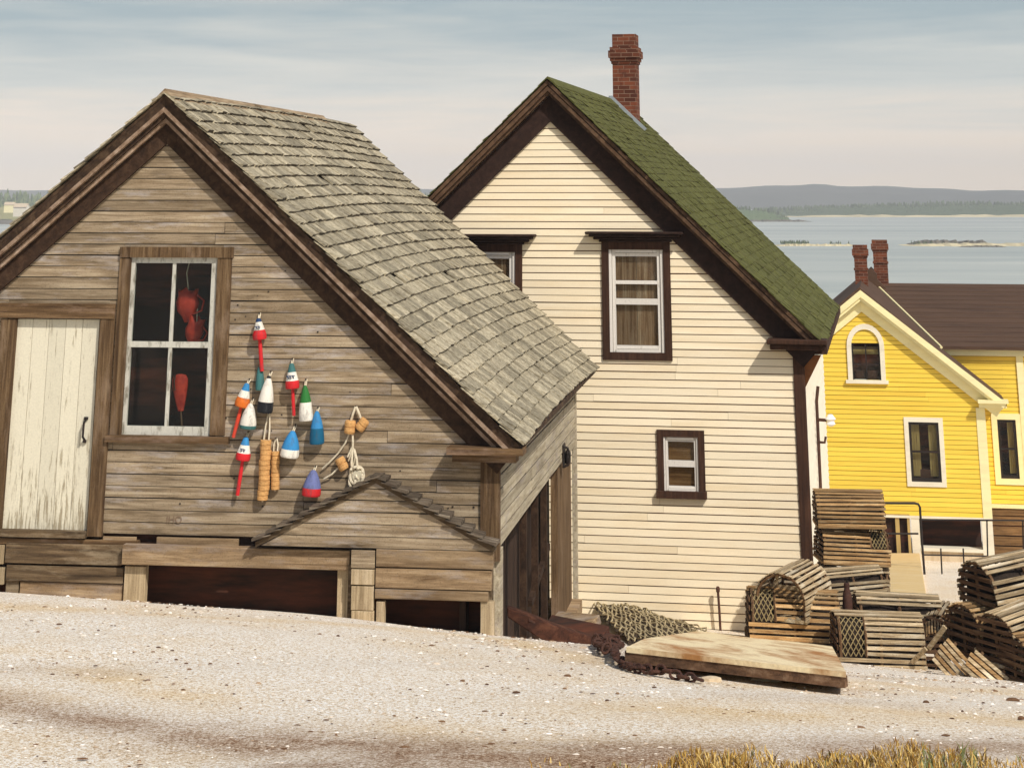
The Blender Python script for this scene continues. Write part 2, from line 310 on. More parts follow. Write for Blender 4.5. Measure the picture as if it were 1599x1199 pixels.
def clap(mb, span, z0, z1, e, t, holes=(), blen=(1.2, 3.6), gap=.003, m=0, wob=.002, back=.03, gapz=.008, flush=.8):
    i = 0; z = z0
    while z < z1 - .01:
        zb = min(z + e, z1); sa = span(z); sb = span(zb)
        if sa is None: break
        if sb is None: xm = (sa[0] + sa[1]) / 2; sb = (xm, xm)
        iv = [(sa[0], sa[1])]
        for h in holes:
            if h[2] < zb - .004 and h[3] > z + .004:
                for za, zc in ((z, h[2]), (h[3], zb)):
                    if zc - za > .012:
                        ha, hb = max(h[0], sa[0]), min(h[1], sa[1])
                        if hb > ha: mb.hexa([(ha, -t, za + (gapz if za == z else 0)), (hb, -t, za + (gapz if za == z else 0)), (hb, back, za), (ha, back, za), (ha, -t * flush, zc), (hb, -t * flush, zc), (hb, back, zc), (ha, back, zc)], m)
                nv = []
                for a, b in iv:
                    if h[1] <= a or h[0] >= b: nv.append((a, b)); continue
                    if h[0] > a: nv.append((a, h[0]))
                    if h[1] < b: nv.append((h[1], b))
                iv = nv
        for a, b in iv:
            Xa = max(a, sb[0]) if a <= sa[0] + 1e-6 else a; Xb = min(b, sb[1]) if b >= sa[1] - 1e-6 else b
            if Xb < Xa: Xa = Xb = (Xa + Xb) / 2
            mb.hexa([(a, -.001, z), (b, -.001, z), (b, back, z), (a, back, z), (Xa, -.001, zb), (Xb, -.001, zb), (Xb, back, zb), (Xa, back, zb)], 1, .5)
            cuts = [a]
            while cuts[-1] < b - .5: cuts.append(min(b, cuts[-1] + U(*blen)))
            if cuts[-1] < b: cuts[-1] = b if len(cuts) > 1 else cuts[-1]
            if len(cuts) == 1: cuts.append(b)
            if b - cuts[-1] > 1e-6: cuts[-1] = b
            for q in range(len(cuts) - 1):
                x0, x1 = cuts[q] + (gap / 2 if q else 0), cuts[q + 1] - gap / 2
                X0 = max(x0, sb[0]) if x0 <= sa[0] + 1e-6 else x0; X1 = min(x1, sb[1]) if x1 >= sa[1] - 2 * gap else x1
                if X1 < X0: X0 = X1 = (X0 + X1) / 2
                w0, w1, tt = U(-wob, wob), U(-wob, wob), t * U(.85, 1.15)
                gz_ = gapz * U(.7, 1.3); mb.hexa([(x0, -tt, z + w0 + gz_), (x1, -tt, z + w1 + gz_), (x1, -.0015, z + w1 + gz_), (x0, -.0015, z + w0 + gz_),
                         (X0, -tt * flush, zb + w0), (X1, -tt * flush, zb + w1), (X1, -.0015, zb + w1), (X0, -.0015, zb + w0)], m)
        z += e; i += 1
def gable_span(apex, el, er, zmin):     # convex gable outline: apex (x,z), left / right eave (x,z)
    def f(z):
        if z >= apex[1] - .004: return None
        l = el[0] if z <= el[1] else el[0] + (apex[0] - el[0]) * (z - el[1]) / (apex[1] - el[1])
        r = er[0] if z <= er[1] else er[0] + (apex[0] - er[0]) * (z - er[1]) / (apex[1] - er[1])
        return (l, r)
    return f
def shingles(mb, A, E, y0, Lf, e, wr, th, wave=0., sag=0., lift=.0, jag=.01, over=.03):
    """courses on the slope from eave E up to ridge A (x,z); y from y0 back to y0+Lf(k), k = share up the slope"""
    d = Vector((A[0] - E[0], 0, A[1] - E[1])); Sl = d.length; d /= Sl
    n = Vector((-d.z, 0, d.x)); n = -n if n.z < 0 else n
    k = int(Sl / e) + 1
    for i in range(k):
        s0 = i * e - over; y = y0 - U(0, .04); L = Lf(min(1, s0 / Sl)); 
        while y < y0 + L:
            w = U(*wr); w = min(w, y0 + L - y + U(.0, .05))
            if w < .03: break
            q0, q1 = s0 + U(-jag, jag), s0 + U(-jag, jag); s1 = min(s0 + e * 1.75, Sl)
            f0 = (y - y0) / L; f1 = (y + w - y0) / L
            wv = lambda f: wave * math.sin(f * PI) ; sg = lambda f, s: -sag * math.sin(PI * min(1, max(0, f))) * math.sin(PI * min(1, max(0, s / Sl)))
            u = th * U(.8, 1.3); cu = lift * R() ** 3
            def P(s, yy, f, h): return Vector((E[0], yy, E[1])) + d * (s + wv(f)) + n * (h + sg(f, s))
            g = .006; h0 = th * .9 + cu; h1 = th * .9 + cu * U(.2, 1)
            p = [P(q0, y + g, f0, h0), P(q1, y + w - g, f1, h1), P(s1, y + w - g, f1, 0), P(s1, y + g, f0, 0),
                 P(q0, y + g, f0, h0 + u), P(q1, y + w - g, f1, h1 + u), P(s1, y + w - g, f1, .004), P(s1, y + g, f0, .004)]
            if R() < .007: y += w; continue
            if s1 - q0 > .03: mb.hexa(p, 0, None, [0, 0, 1, 0, 0, 0])
            y += w
# ------------------------------------------------------------------ terrain
CTRL = []
def cp(px, py, Y): CTRL.append(at(px, py, Y))
phi1 = math.atan((1200 - CX) * ct / F); phi2 = math.atan((1374 - CX) * ct / F)
SH = Frame(phi1, 18.0, (420, 955)); CR = Frame(phi2, 26.0, (1000, 980)); YE = Frame(phi2, 46.0, (1420, 876))
def cpf(fr, px, py, w=0.): x, z = fr.p(px, py, w); CTRL.append(fr.world(x, -w, z))
for a in ((-300, 918), (0, 932), (200, 942), (430, 957), (600, 973), (777, 992)): cpf(SH, *a)
for a in ((900, 966), (1130, 984), (1262, 996)): cpf(CR, *a)
for a in ((1290, 872), (1430, 876), (1650, 882)): cpf(YE, *a)
for a in ((0, 1199, 9.6), (800, 1199, 9.4), (1599, 1199, 9.6), (1310, 1042, 20.4), (1450, 1052, 20.4), (1599, 1068, 20.2), (1415, 945, 33)): cp(*a)
for a in ((-5, 22, -4.6), (-5, 26, -5.2), (-14, 18, -3.7), (-14, 26, -4.9), (15, 20, -5.5), (15, 30, -6.8), (0, 0, -1.62), (-9, 0, -1.6), (9, 0, -1.75), (-6, 36, -7), (-6, 46, -8.3), (30, 46, -8.9)): CTRL.append(Vector(a))
P_ = np.array([[q.x, q.y] for q in CTRL]); Z_ = np.array([q.z for q in CTRL])
def tk(r2): return .5 * r2 * np.log(r2 + 1e-9)
K_ = tk(((P_[:, None] - P_[None]) ** 2).sum(-1)); n_ = len(P_); Q_ = np.c_[np.ones(n_), P_]
A_ = np.zeros((n_ + 3, n_ + 3)); A_[:n_, :n_] = K_ + np.eye(n_) * .4; A_[:n_, n_:] = Q_; A_[n_:, :n_] = Q_.T
W_ = np.linalg.solve(A_, np.r_[Z_, 0, 0, 0])
def ground_z(x, y):
    x = np.asarray(x, float); y = np.asarray(y, float); sh = np.broadcast(x, y).shape
    x = np.broadcast_to(x, sh).ravel(); y = np.broadcast_to(y, sh).ravel()
    xc = np.clip(x, -16, 26); yc = np.clip(y, -4, 48)
    o = np.empty(len(x))
    for i in range(0, len(x), 20000):
        q = np.c_[xc[i:i + 20000], yc[i:i + 20000]]
        o[i:i + 20000] = tk(((q[:, None] - P_[None]) ** 2).sum(-1)) @ W_[:n_] + np.c_[np.ones(len(q)), q] @ W_[n_:]
    o -= np.maximum(y - 48, 0) * .135 + np.maximum(np.abs(x - 4) - 22, 0) * .04
    return o.reshape(sh)
def gz(x, y): return float(ground_z(x, y))
def onground(px, py, h=0.):
    d = ray(px, py); d /= d.y; lo, hi = 3., 60.
    t = lo
    while t < hi and d.z * t > gz(d.x * t, t) + h: t += .25
    a, b = t - .25, t
    for _ in range(14):
        c = (a + b) / 2
        if d.z * c > gz(d.x * c, c) + h: a = c
        else: b = c
    return d * b
SEA = -18.
# ------------------------------------------------------------------ ground, sea, far shores
xs = np.unique(np.r_[np.linspace(-120, -12, 28), np.arange(-12, 12, .12), np.linspace(12, 130, 32)])
ys = np.unique(np.r_[np.linspace(-10, 7, 18), np.arange(7, 24, .1), np.arange(24, 50, .5), np.linspace(50, 140, 32)])
XX, YY = np.meshgrid(xs, ys); ZZ = ground_z(XX, YY)
rng = np.random.default_rng(3)
ZZ += .012 * np.sin(XX * 2.1 + 1.3 * np.sin(YY * 1.7)) * np.sin(YY * 1.9 + XX * .4)
def seg_d(X, Y, a, b):
    dx, dy = b.x - a.x, b.y - a.y; t = np.clip(((X - a.x) * dx + (Y - a.y) * dy) / (dx * dx + dy * dy), 0, 1)
    return np.hypot(X - a.x - t * dx, Y - a.y - t * dy)
def gz(x, y):
    i = min(max(int(np.searchsorted(xs, x)) - 1, 0), len(xs) - 2); j = min(max(int(np.searchsorted(ys, y)) - 1, 0), len(ys) - 2)
    u = (x - xs[i]) / (xs[i + 1] - xs[i]); v = (y - ys[j]) / (ys[j + 1] - ys[j]); z = ZZ
    return float((z[j, i] * (1 - u) + z[j, i + 1] * u) * (1 - v) + (z[j + 1, i] * (1 - u) + z[j + 1, i + 1] * u) * v)
DIRT = np.zeros_like(XX)
for pa, pb, w, s in (((-80, 1085), (330, 1150), .25, .9), ((330, 1150), (820, 1188), .42, 1.), ((820, 1188), (1300, 1192), .5, 1.), ((560, 1150), (900, 1165), .25, .6), ((1250, 1172), (1640, 1166), .35, .8), ((700, 1165), (1250, 1172), .3, .85), ((520, 1190), (900, 1215), .4, .9),
                     ((800, 985), (960, 1020), .45, .35), ((960, 1035), (1310, 1075), .3, .35), ((1330, 1055), (1640, 1072), .25, .3), ((1180, 1085), (1420, 1100), .3, .2), ((40, 1045), (160, 1050), .25, .25)):
    DIRT = np.maximum(DIRT, s * np.exp(-(seg_d(XX, YY, onground(*pa), onground(*pb)) / w) ** 2))
ny, nx = XX.shape; idx = np.arange(ny * nx).reshape(ny, nx)
gm = bpy.data.meshes.new('ground'); gm.from_pydata(np.c_[XX.ravel(), YY.ravel(), ZZ.ravel()].tolist(), [], np.stack([idx[:-1, :-1], idx[:-1, 1:], idx[1:, 1:], idx[1:, :-1]], -1).reshape(-1, 4).tolist())
OCH = np.zeros_like(XX)
for pa, pb, w, s in (((-80, 945), (430, 968), .35, .8), ((430, 968), (800, 1000), .3, .75), ((130, 1050), (330, 1095), .3, .9), ((800, 1000), (980, 1045), .35, .9), ((620, 1135), (860, 1170), .35, .7), ((1000, 1060), (1330, 1085), .25, .6), ((800, 1150), (1100, 1165), .3, .8), ((980, 1110), (1640, 1130), .6, .85), ((-60, 1150), (300, 1185), .3, .5), ((1300, 1070), (1640, 1085), .5, .8), ((1440, 930), (1500, 1000), 4., .6), ((600, 1000), (900, 1060), .35, .4)):
    OCH = np.maximum(OCH, s * np.exp(-(seg_d(XX, YY, onground(*pa), onground(*pb)) / w) ** 2))
gm.attributes.new('ochre', 'FLOAT', 'POINT').data.foreach_set('value', OCH.ravel())
gm.materials.append(M['gravel']); gm.attributes.new('dirt', 'FLOAT', 'POINT').data.foreach_set('value', DIRT.ravel())
gm.polygons.foreach_set('use_smooth', [True] * len(gm.polygons))
g = bpy.data.objects.new('ground', gm); C.objects.link(g); tag(g, kind='structure')
mb = MB(); mb.add([(-3500, 60, SEA), (3500, 60, SEA), (3500, 2900, SEA), (-3500, 2900, SEA)], [(0, 1, 2, 3)]); tag(mb.build('water', M['water']), kind='structure')
def far_land(name, prof, Y, depth, mat, base=338, k=6, rough=.15, kind='structure'):
    """a long low hill: crest heights read at the pixel columns, a rounded section 'depth' metres deep"""
    xs_ = np.array([q[0] for q in prof]); yv = np.array([q[1] for q in prof]); n = 160
    mb = MB(); px = np.linspace(xs_[0], xs_[-1], n); vs = []
    for i in range(n):
        c = at(px[i], np.interp(px[i], xs_, yv), Y + depth * .5); h = max(.4, c.z - SEA)
        h *= 1 + rough * .3 * math.sin(i * .9) * math.sin(i * .37)
        for j in range(k + 1):
            t = j / k; vs.append((c.x * (1 + (t - .5) * depth / Y), Y + depth * t, SEA - .6 + (h + .6) * math.sin(PI * min(1, t * 1.0)) ** .7 if 0 < j < k else SEA - .6))
    mb.add(vs, [(i * (k + 1) + j, (i + 1) * (k + 1) + j, (i + 1) * (k + 1) + j + 1, i * (k + 1) + j + 1) for i in range(n - 1) for j in range(k)], 0, .5)
    return tag(mb.build(name, mat, smooth=True), kind=kind)
far_land('hills', [(-900, 300), (200, 297), (700, 296), (1000, 297), (1125, 295), (1180, 291), (1275, 287), (1310, 292), (1360, 291), (1450, 293), (1520, 298), (1700, 298), (2100, 299)], 2050, 800, M['hill'])
far_land('far_shore', [(700, 334), (1150, 331), (1235, 328), (1300, 324), (1420, 321), (1500, 320), (1650, 320), (2000, 322)], 1500, 260, M['conifer'])
far_land('headland', [(-900, 325), (-200, 322), (60, 322), (300, 321), (700, 324), (900, 334)], 1150, 240, M['meadow'])
far_land('point', [(1090, 333), (1150, 327), (1195, 330), (1225, 339), (1232, 341)], 1230, 90, M['conifer_near'])
def shore(name, a, b, Y, d, mat, h, seed):
    random.seed(seed); mb = MB(); n = 46; vs = []
    A, B = at(*a, Y), at(*b, Y)
    for i in range(n):
        t = i / (n - 1); x = A.x + (B.x - A.x) * t; e = min(1, 6 * t, 6 * (1 - t)); hh = h * e * U(.6, 1.2); o = U(-.1, .1) * d
        vs += [(x, Y + o, SEA - .3), (x, Y + o + d * .25, SEA + hh), (x, Y + o + d * .7, SEA + hh * .8), (x, Y + d, SEA - .3)]
    mb.add(vs, [(i * 4 + j, i * 4 + 4 + j, i * 4 + 5 + j, i * 4 + 1 + j) for i in range(n - 1) for j in range(3)], 0, .5)
    return tag(mb.build(name, mat), kind='structure')
shore('beach', (1180, 340), (2000, 342), 1440, 30, M['sand'], 1.6, 1)
shore('beach', (-600, 345), (560, 345), 1120, 30, M['rock'], 2.2, 2)
shore('spit', (1140, 345), (1272, 345), 1215, 20, M['rock'], 1.2, 3)
shore('island', (1205, 383), (1348, 383), 672, 8, M['sand'], .7, 4)
shore('island', (1420, 384), (1720, 386), 668, 26, M['sand'], .9, 5)
shore('ledge', (1418, 380), (1560, 380), 680, 14, M['rock'], 1.7, 6)
shore('ledge', (1500, 387), (1575, 387), 660, 6, M['rock'], .5, 8)
def woods(name, mat, spots, kind='stuff'):     # far-off wood: one mass of many small conifers
    mb = MB()
    for x, y, z, h in spots:
        r = h * U(.22, .36); k = 3; n = 6; rr = R(); lean = (U(-.05, .05) * h, 0)
        for j in range(k):
            z0 = z + h * (.12 + .26 * j); z1 = z + h * (.55 + .225 * j); q = r * (1 - .27 * j); a0 = R() * 6
            vs = [(x + q * U(.7, 1.15) * math.cos(a0 + 2 * PI * i / n), y + q * U(.7, 1.15) * math.sin(a0 + 2 * PI * i / n), z0 + U(-.06, .06) * h) for i in range(n)] + [(x + lean[0], y, z1)]
            mb.add(vs, [(i, (i + 1) % n, n) for i in range(n)], 0, min(1, max(0, rr + U(-.2, .2))))
    return tag(mb.build(name, mat), kind=kind)
def belt(prof, Y0, Y1, n, hpx, base, bx=None):
    out = []; xs_ = [q[0] for q in prof]; yv = [q[1] for q in prof]
    for i in range(n):
        Y = U(Y0, Y1); px = U(xs_[0], xs_[-1]); h = hpx * Y / 3120 * U(.7, 1.25); t = (Y - Y0) / (Y1 - Y0 + 1e-6)
        top = at(px, np.interp(px, xs_, yv), Y1); q = at(px, 320, Y)
        zt = SEA + (top.z - SEA) * (.35 + .65 * t) * U(.9, 1.03); out.append((q.x, Y, zt - h, h))
    return out
random.seed(5)
woods('far_shore_woods', M['conifer'], belt([(1180, 322), (1235, 320), (1300, 318), (1420, 313), (1455, 311), (1520, 312), (1700, 313), (1900, 315)], 1530, 1640, 2600, 13, 338))
woods('headland_woods', M['conifer_near'], belt([(-300, 294), (0, 293), (40, 294), (90, 296), (300, 293), (560, 296), (655, 294), (690, 297), (880, 318)], 1230, 1330, 2200, 22, 345))
woods('point_woods', M['conifer'], belt([(1090, 318), (1150, 319), (1180, 322), (1200, 323), (1222, 331), (1230, 338)], 1240, 1290, 420, 15, 343))
woods('island_scrub', M['conifer'], [(at(px, 380, 678).x, 678 + U(-2, 3), SEA + .5, U(.6, 1.5)) for px in [U(1218, 1262) for _ in range(90)] + [U(1290, 1325) for _ in range(14)] + [U(1425, 1500) for _ in range(16)]])
def cottage(px, py, Y, w, label, mats):
    P = at(px, py, Y); t = thing('cottage', label, 'house', P, (0, 0, U(-.3, .3))); a = MB(); h = w * .42; d = w * .6
    a.box(-w / 2, w / 2, -d / 2, d / 2, -2, h); a.prism_x([(-d / 2, h), (d / 2, h), (0, h + d * .4)], -w / 2, w / 2); a.build('wall', mats[0], t)
    b = MB(); e = d * .08
    for s in (-1, 1): b.bar((0, 0, h + d * .44), (0, s * (d / 2 + e), h - d * .02), w * 1.06, .25, (0, 0, 1))
    b.build('roof', mats[1], t)
cottage(33, 333, 1142, 8, 'small pale cottage at the water on the far left shore, right of its neighbour', (M['white'], M['concrete']))
cottage(15, 327, 1160, 6, 'small pale cottage higher up the far left shore among trees', (M['butter'], M['concrete']))
# ------------------------------------------------------------------ the weathered shed
random.seed(21)
shed = SH.empty('fishing_shed', 'weathered brown clapboard fishing shed with grey shingle roof, buoys on its gable', 'shed')
OV = .2                                                    # rake overhang in front of the gable wall
A = SH.p(258, 146, OV); E = SH.p(812, 695, OV); EL = (2 * A[0] - E[0], E[1] + .1)
Ai = SH.p(265, 222); zt = SH.p(265, 146)[1] - Ai[1]         # vertical depth of the rake boards
uR = SH.p(776, 850)[0]; uL = 2 * A[0] - uR
Lr = SH.side(545, 184, A[0])[0] + OV; Le = SH.side(930, 573, E[0])[0] + OV
yB = SH.side(898, 800, uR)[0]                              # back corner of the side wall
slope = (A[1] - E[1]) / (E[0] - A[0]); cs = math.cos(math.atan(slope)); TOT = zt * cs
wall_r = (uR, E[1] + (E[0] - uR) * slope - .12); wall_l = (uL, wall_r[1])
W_AP = (A[0], A[1] - .1)
d_rc = SH.rect(13, 498, 145, 827); w_rc = SH.rect(196, 402, 334, 681)
zb_wall = SH.p(300, 836)[1]
mb = MB()
clap(mb, gable_span(W_AP, wall_l, wall_r, 0), zb_wall, W_AP[1], .1012, .02,
     [(d_rc[0] - .08, d_rc[1] + .1, zb_wall - 1, d_rc[3] + .08), (w_rc[0] - .06, w_rc[1] + .06, w_rc[2] - .05, w_rc[3] + .06)], (1.6, 4.5), .005, wob=.003)
nails = []
for _ in range(80):
    x = U(uL * .2, uR - .2); z = zb_wall + .1075 * int(U(0, 32)) + U(.03, .08); s = gable_span(W_AP, wall_l, wall_r, 0)(z + .3)
    if s and s[0] < x < s[1] and not (d_rc[0] - .2 < x < d_rc[1] + .2 and z < d_rc[3] + .1) and not (w_rc[0] - .15 < x < w_rc[1] + .15 and w_rc[2] - .15 < z < w_rc[3] + .15):
        q = U(.003, .008); mb.box(x - q, x + q, -.024, .0, z - q * .8, z + q * .8, 1, R())
mb.build('front_wall', [M['wall_wood'], M['black']], shed)
# faint letters on a board low on the wall
cu = bpy.data.curves.new('letters', 'FONT'); cu.body = 'IHO'; cu.size = .085; cu.extrude = .0008
tmp = bpy.data.objects.new('letters', cu); C.objects.link(tmp); bpy.context.view_layer.update()
me = bpy.data.meshes.new_from_object(tmp.evaluated_get(bpy.context.evaluated_depsgraph_get())); C.objects.unlink(tmp); bpy.data.objects.remove(tmp)
me.materials.clear(); me.materials.append(paint('faded letters', S(128, 106, 86), S(150, 128, 102), .9, .1, .95, 14))
lo = bpy.data.objects.new('faded_letters', me); C.objects.link(lo); lo.parent = shed
q = SH.p(259, 816, .025); lo.location = (q[0], -.026, q[1]); lo.rotation_euler = (PI / 2, 0, 0)
# body behind the boards (side / back walls)
mb = MB(); zf = zb_wall - .1
zs = SH.side(800, 826, uR)[1]
side = MB(); z = zs; i = 0; top = wall_r[1] + .05
while z < top:
    zb_ = min(z + .118, top); y = 0.; 
    while y < yB:
        y1 = min(yB, y + U(1.5, 4)); tt = .018 * U(.8, 1.3); ragged = U(-.02, .05) if i == 0 else 0
        side.hexa([(uR + tt, y + .003, z + .02 + ragged), (uR + tt, y1, z + .02 + U(-.003, .003) + (U(0, .06) if i == 0 else 0)), (uR - .03, y1, z + .02), (uR - .03, y, z + .02),
                   (uR + tt * .8, y + .003, zb_), (uR + tt * .8, y1, zb_), (uR - .03, y1, zb_), (uR - .03, y, zb_)]); y = y1
    z = zb_; i += 1
side.box(uR - .03, uR + .002, .03, yB - .01, zs + .02, top - .01, 1); side.build('side_wall', [M['side_wood'], M['dark']], shed)
mb.box(uL, uL + .05, .05, yB, zb_wall - .2, wall_l[1]); mb.box(uL, uR - .05, yB - .05, yB, zb_wall - .2, wall_l[1]); mb.prism([(uL, wall_l[1]), (uR - .05, wall_l[1]), (W_AP[0], W_AP[1])], yB - .05, yB)
mb.build('back_wall', M['wall_wood'], shed)
# dark room behind the window, recess behind the side opening
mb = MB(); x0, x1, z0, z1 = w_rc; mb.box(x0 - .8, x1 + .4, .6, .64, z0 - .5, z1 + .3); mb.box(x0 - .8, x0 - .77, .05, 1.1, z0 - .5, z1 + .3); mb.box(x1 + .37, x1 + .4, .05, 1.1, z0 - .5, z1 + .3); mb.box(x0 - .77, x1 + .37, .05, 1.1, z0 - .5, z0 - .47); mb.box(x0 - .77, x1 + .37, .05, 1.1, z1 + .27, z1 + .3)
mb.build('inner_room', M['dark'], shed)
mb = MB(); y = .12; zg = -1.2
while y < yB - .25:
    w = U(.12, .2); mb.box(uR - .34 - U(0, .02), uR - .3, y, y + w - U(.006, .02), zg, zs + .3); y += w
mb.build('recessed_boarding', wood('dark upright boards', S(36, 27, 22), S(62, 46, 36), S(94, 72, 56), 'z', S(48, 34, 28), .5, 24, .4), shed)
mb = MB()
for f in (.36, .5, .62): mb.box(uR - .12, uR - .05, yB * f, yB * f + .07, zg + .2, zs + .1)
mb.bar((uR - .1, yB * .46, zs - 1.05), (uR - .1, yB * .7, zs - .78), .06, .05, (1, 0, 0)); mb.build('stud', M['soffit'], shed)
ya, za = SH.side(873, 760, uR); yb2, _ = SH.side(894, 760, uR)
mb = MB(); mb.box(uR - .1, uR - .02, ya, yb2, -1.5, zs + .2); mb.build('doorway_post', M['trim_z'], shed)
mb = MB(); mb.box(uR - .02, uR + .03, yB - .14, yB + .02, -1.6, wall_r[1]); mb.build('corner_board', M['side_wood'], shed)
mb = MB(); mb.box(uR - .06, uR + .03, .0, .19, SH.p(777, 1000)[1] - .1, zs - .005); mb.build('corner_board', M['side_wood'], shed)
yS, zS = SH.side(884, 960, uR); mb = MB(); mb.box(uR - .3, uR + .1, ya - .1, yb2 + .05, zS - .14, zS); mb.build('doorway_sill', M['beam_wood'], shed)
# roof
mb = MB(); up = (E[0] - A[0], E[1] - A[1])
for sgn, Ee in ((1, E), (-1, EL)):
    LL = lambda k: Le + (Lr - Le) * k
    n = Vector((up[1] * -1 * sgn, -0)) if 0 else None
    mb.hexa([(A[0], -OV, A[1] - .05), (Ee[0], -OV, Ee[1] - .05), (Ee[0], Le - OV, Ee[1] - .05), (A[0], Lr - OV, A[1] - .05), (A[0], -OV, A[1] - .012), (Ee[0], -OV, Ee[1] - .012), (Ee[0], Le - OV, Ee[1] - .012), (A[0], Lr - OV, A[1] - .012)])
roof = mb.build('roof', M['rake'], shed)
mb = MB()
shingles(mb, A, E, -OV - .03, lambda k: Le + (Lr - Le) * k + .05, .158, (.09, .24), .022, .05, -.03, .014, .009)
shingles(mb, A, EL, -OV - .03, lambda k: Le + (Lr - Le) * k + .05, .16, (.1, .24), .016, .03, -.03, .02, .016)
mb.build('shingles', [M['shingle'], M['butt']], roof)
mb = MB(); rz = A[1] + .02
for y0 in (-.02, 3.2): 
    y1 = min(Lr - OV + .04, y0 + 3.3)
    mb.bar((A[0], y0 - OV, rz), (A[0], y1, rz - .005), .03, .03)
    mb.hexa([(A[0] - .01, y0 - OV, rz - .0), (A[0] + .13, y0 - OV, rz - .135), (A[0] + .13, y1, rz - .135), (A[0] - .01, y1, rz), (A[0], y0 - OV, rz + .025), (A[0] + .14, y0 - OV, rz - .115), (A[0] + .14, y1, rz - .115), (A[0], y1, rz + .025)])
    mb.hexa([(A[0] + .01, y0 - OV, rz), (A[0] - .13, y0 - OV, rz - .135), (A[0] - .13, y1, rz - .135), (A[0] + .01, y1, rz), (A[0], y0 - OV, rz + .025), (A[0] - .14, y0 - OV, rz - .115), (A[0] - .14, y1, rz - .115), (A[0], y1, rz + .025)])
mb.build('ridge_board', M['ridge'], roof)
# rake boards: stepped mouldings under the roof edge
def rakes(fr_root, A, E, EL, T, ov, bands):
    for name, mat, o0, o1, w0, w1 in bands:
        for e in (E, EL):
            mb = MB(); dz = 0
            strip(mb, A, e, o0 * T, o1 * T, -w1, -w0); mb.build(name, mat, fr_root)
rakes(shed, (A[0], A[1] - .012), E, EL, TOT, OV, (
    ('rake_board', M['rake'], .03, .26, OV - .06, OV - .005), ('rake_moulding', M['rake_light'], .262, .36, OV - .07, OV + .012), ('rake_board', M['rake'], .362, .47, .09, OV - .04),
    ('rake_moulding', M['rake_light'], .472, .575, .075, .125), ('frieze_board', M['soffit'], .577, 1., .022, .06)))
# corner post, cornice return
mb = MB(); rc = SH.rect(750, 722, 777, 857, .045); rbox(mb, (rc[0], uR + .03, rc[2] - .1, rc[3] + .05), -.02, .045); mb.build('corner_post', M['trim_z'], shed)
mb = MB(); q = SH.rect(697, 700, 812, 711, .24); rbox(mb, (q[0], E[0] + .03, q[2], q[3]), -.02, .24); q2 = SH.rect(706, 712, 800, 722, .17); rbox(mb, (q2[0], E[0] - .04, q2[2], q[2] - .002), -.02, .17)
mb.build('cornice_return', M['trim'], shed)
# eave board on the side
mb = MB(); mb.box(uR + .02, uR + .06, .0, Le - OV - .02, wall_r[1] - .06, wall_r[1] + .06); mb.build('eave_board', M['side_wood'], shed)
# door
door = MB(); x0, x1, z0, z1 = d_rc; n = 5; w = (x1 - x0) / n
for i in range(n): door.box(x0 + i * w + .002, x0 + (i + 1) * w - .002, .012 + U(0, .003), .05, z0, z1 - .005)
door.box(x0, x1, .05, .06, z0, z1)
M['door'] = peel('peeling cream door leaf', S(218, 211, 188), S(160, 144, 114), .58, .66, 'z', 3., 36, (z0 - .1, z0 + 1., .12), .8)
dr = door.build('door', M['door'], shed)
hx, hz = SH.p(133, 672); mb = MB(); mb.tube([(hx, .012, hz + .1), (hx, -.05, hz + .07), (hx, -.055, hz - .05), (hx, .012, hz - .09)], .011, 8); mb.lathe([(.02, -.012), (.022, 0), (.02, .012)], 10, 0, (hx, .004, hz + .105)); mb.lathe([(.018, -.012), (.018, .012)], 10, 0, (hx, .004, hz - .095))
mb.build('door_handle', M['black'], dr)
mb = MB(); rbox(mb, SH.rect(146, 498, 169, 838, .045), -.03, .045); rbox(mb, SH.rect(-12, 498, 12, 838, .045), -.03, .04); mb.build('door_casing', M['trim_z'], shed)
mb = MB(); rbox(mb, SH.rect(-30, 474, 179, 497, .055), -.03, .055); mb.build('door_head', M['trim'], shed)
mb = MB(); rbox(mb, SH.rect(-25, 829, 132, 839, .09), -.03, .09); mb.build('door_sill', M['dark_plank'], shed)
# window
win = MB(); rbox(win, SH.rect(179, 403, 196.5, 680, .04), -.03, .04); rbox(win, SH.rect(333.5, 403, 356, 680, .04), -.03, .04); rbox(win, SH.rect(187, 386, 364, 402.5, .05), -.03, .05)
wo = win.build('window', M['trim_z'], shed)
mb = MB(); rbox(mb, SH.rect(163, 681, 356, 692, .075), -.03, .075); mb.build('window_sill', M['trim'], wo)
mb = MB(); x0, x1, z0, z1 = w_rc; s_ = .054; zm = SH.p(263, 538)[1]; xm = SH.p(266, 540)[0]
for b in ((x0 + .002, x0 + s_, z0, z1), (x1 - s_, x1 - .002, z0, z1)): rbox(mb, b, -.03, .012)
rbox(mb, (x0 + s_, x1 - s_, z1 - .052, z1), -.03, .01); rbox(mb, (x0 + s_, x1 - s_, z0, z0 + .085), -.03, .01)
rbox(mb, (x0 + s_, x1 - s_, zm - .026, zm + .026), -.025, .006); rbox(mb, (xm - .017, xm + .017, z0 + .085, zm - .026), -.02, .002); rbox(mb, (xm - .017, xm + .017, zm + .026, z1 - .052), -.02, .002)
mb.build('sash', M['sash'], wo)
mb = MB(); mb.box(x0 + .03, x1 - .03, .012, .014, z0 + .03, z1 - .03); mb.build('window_pane', M['glass'], wo)
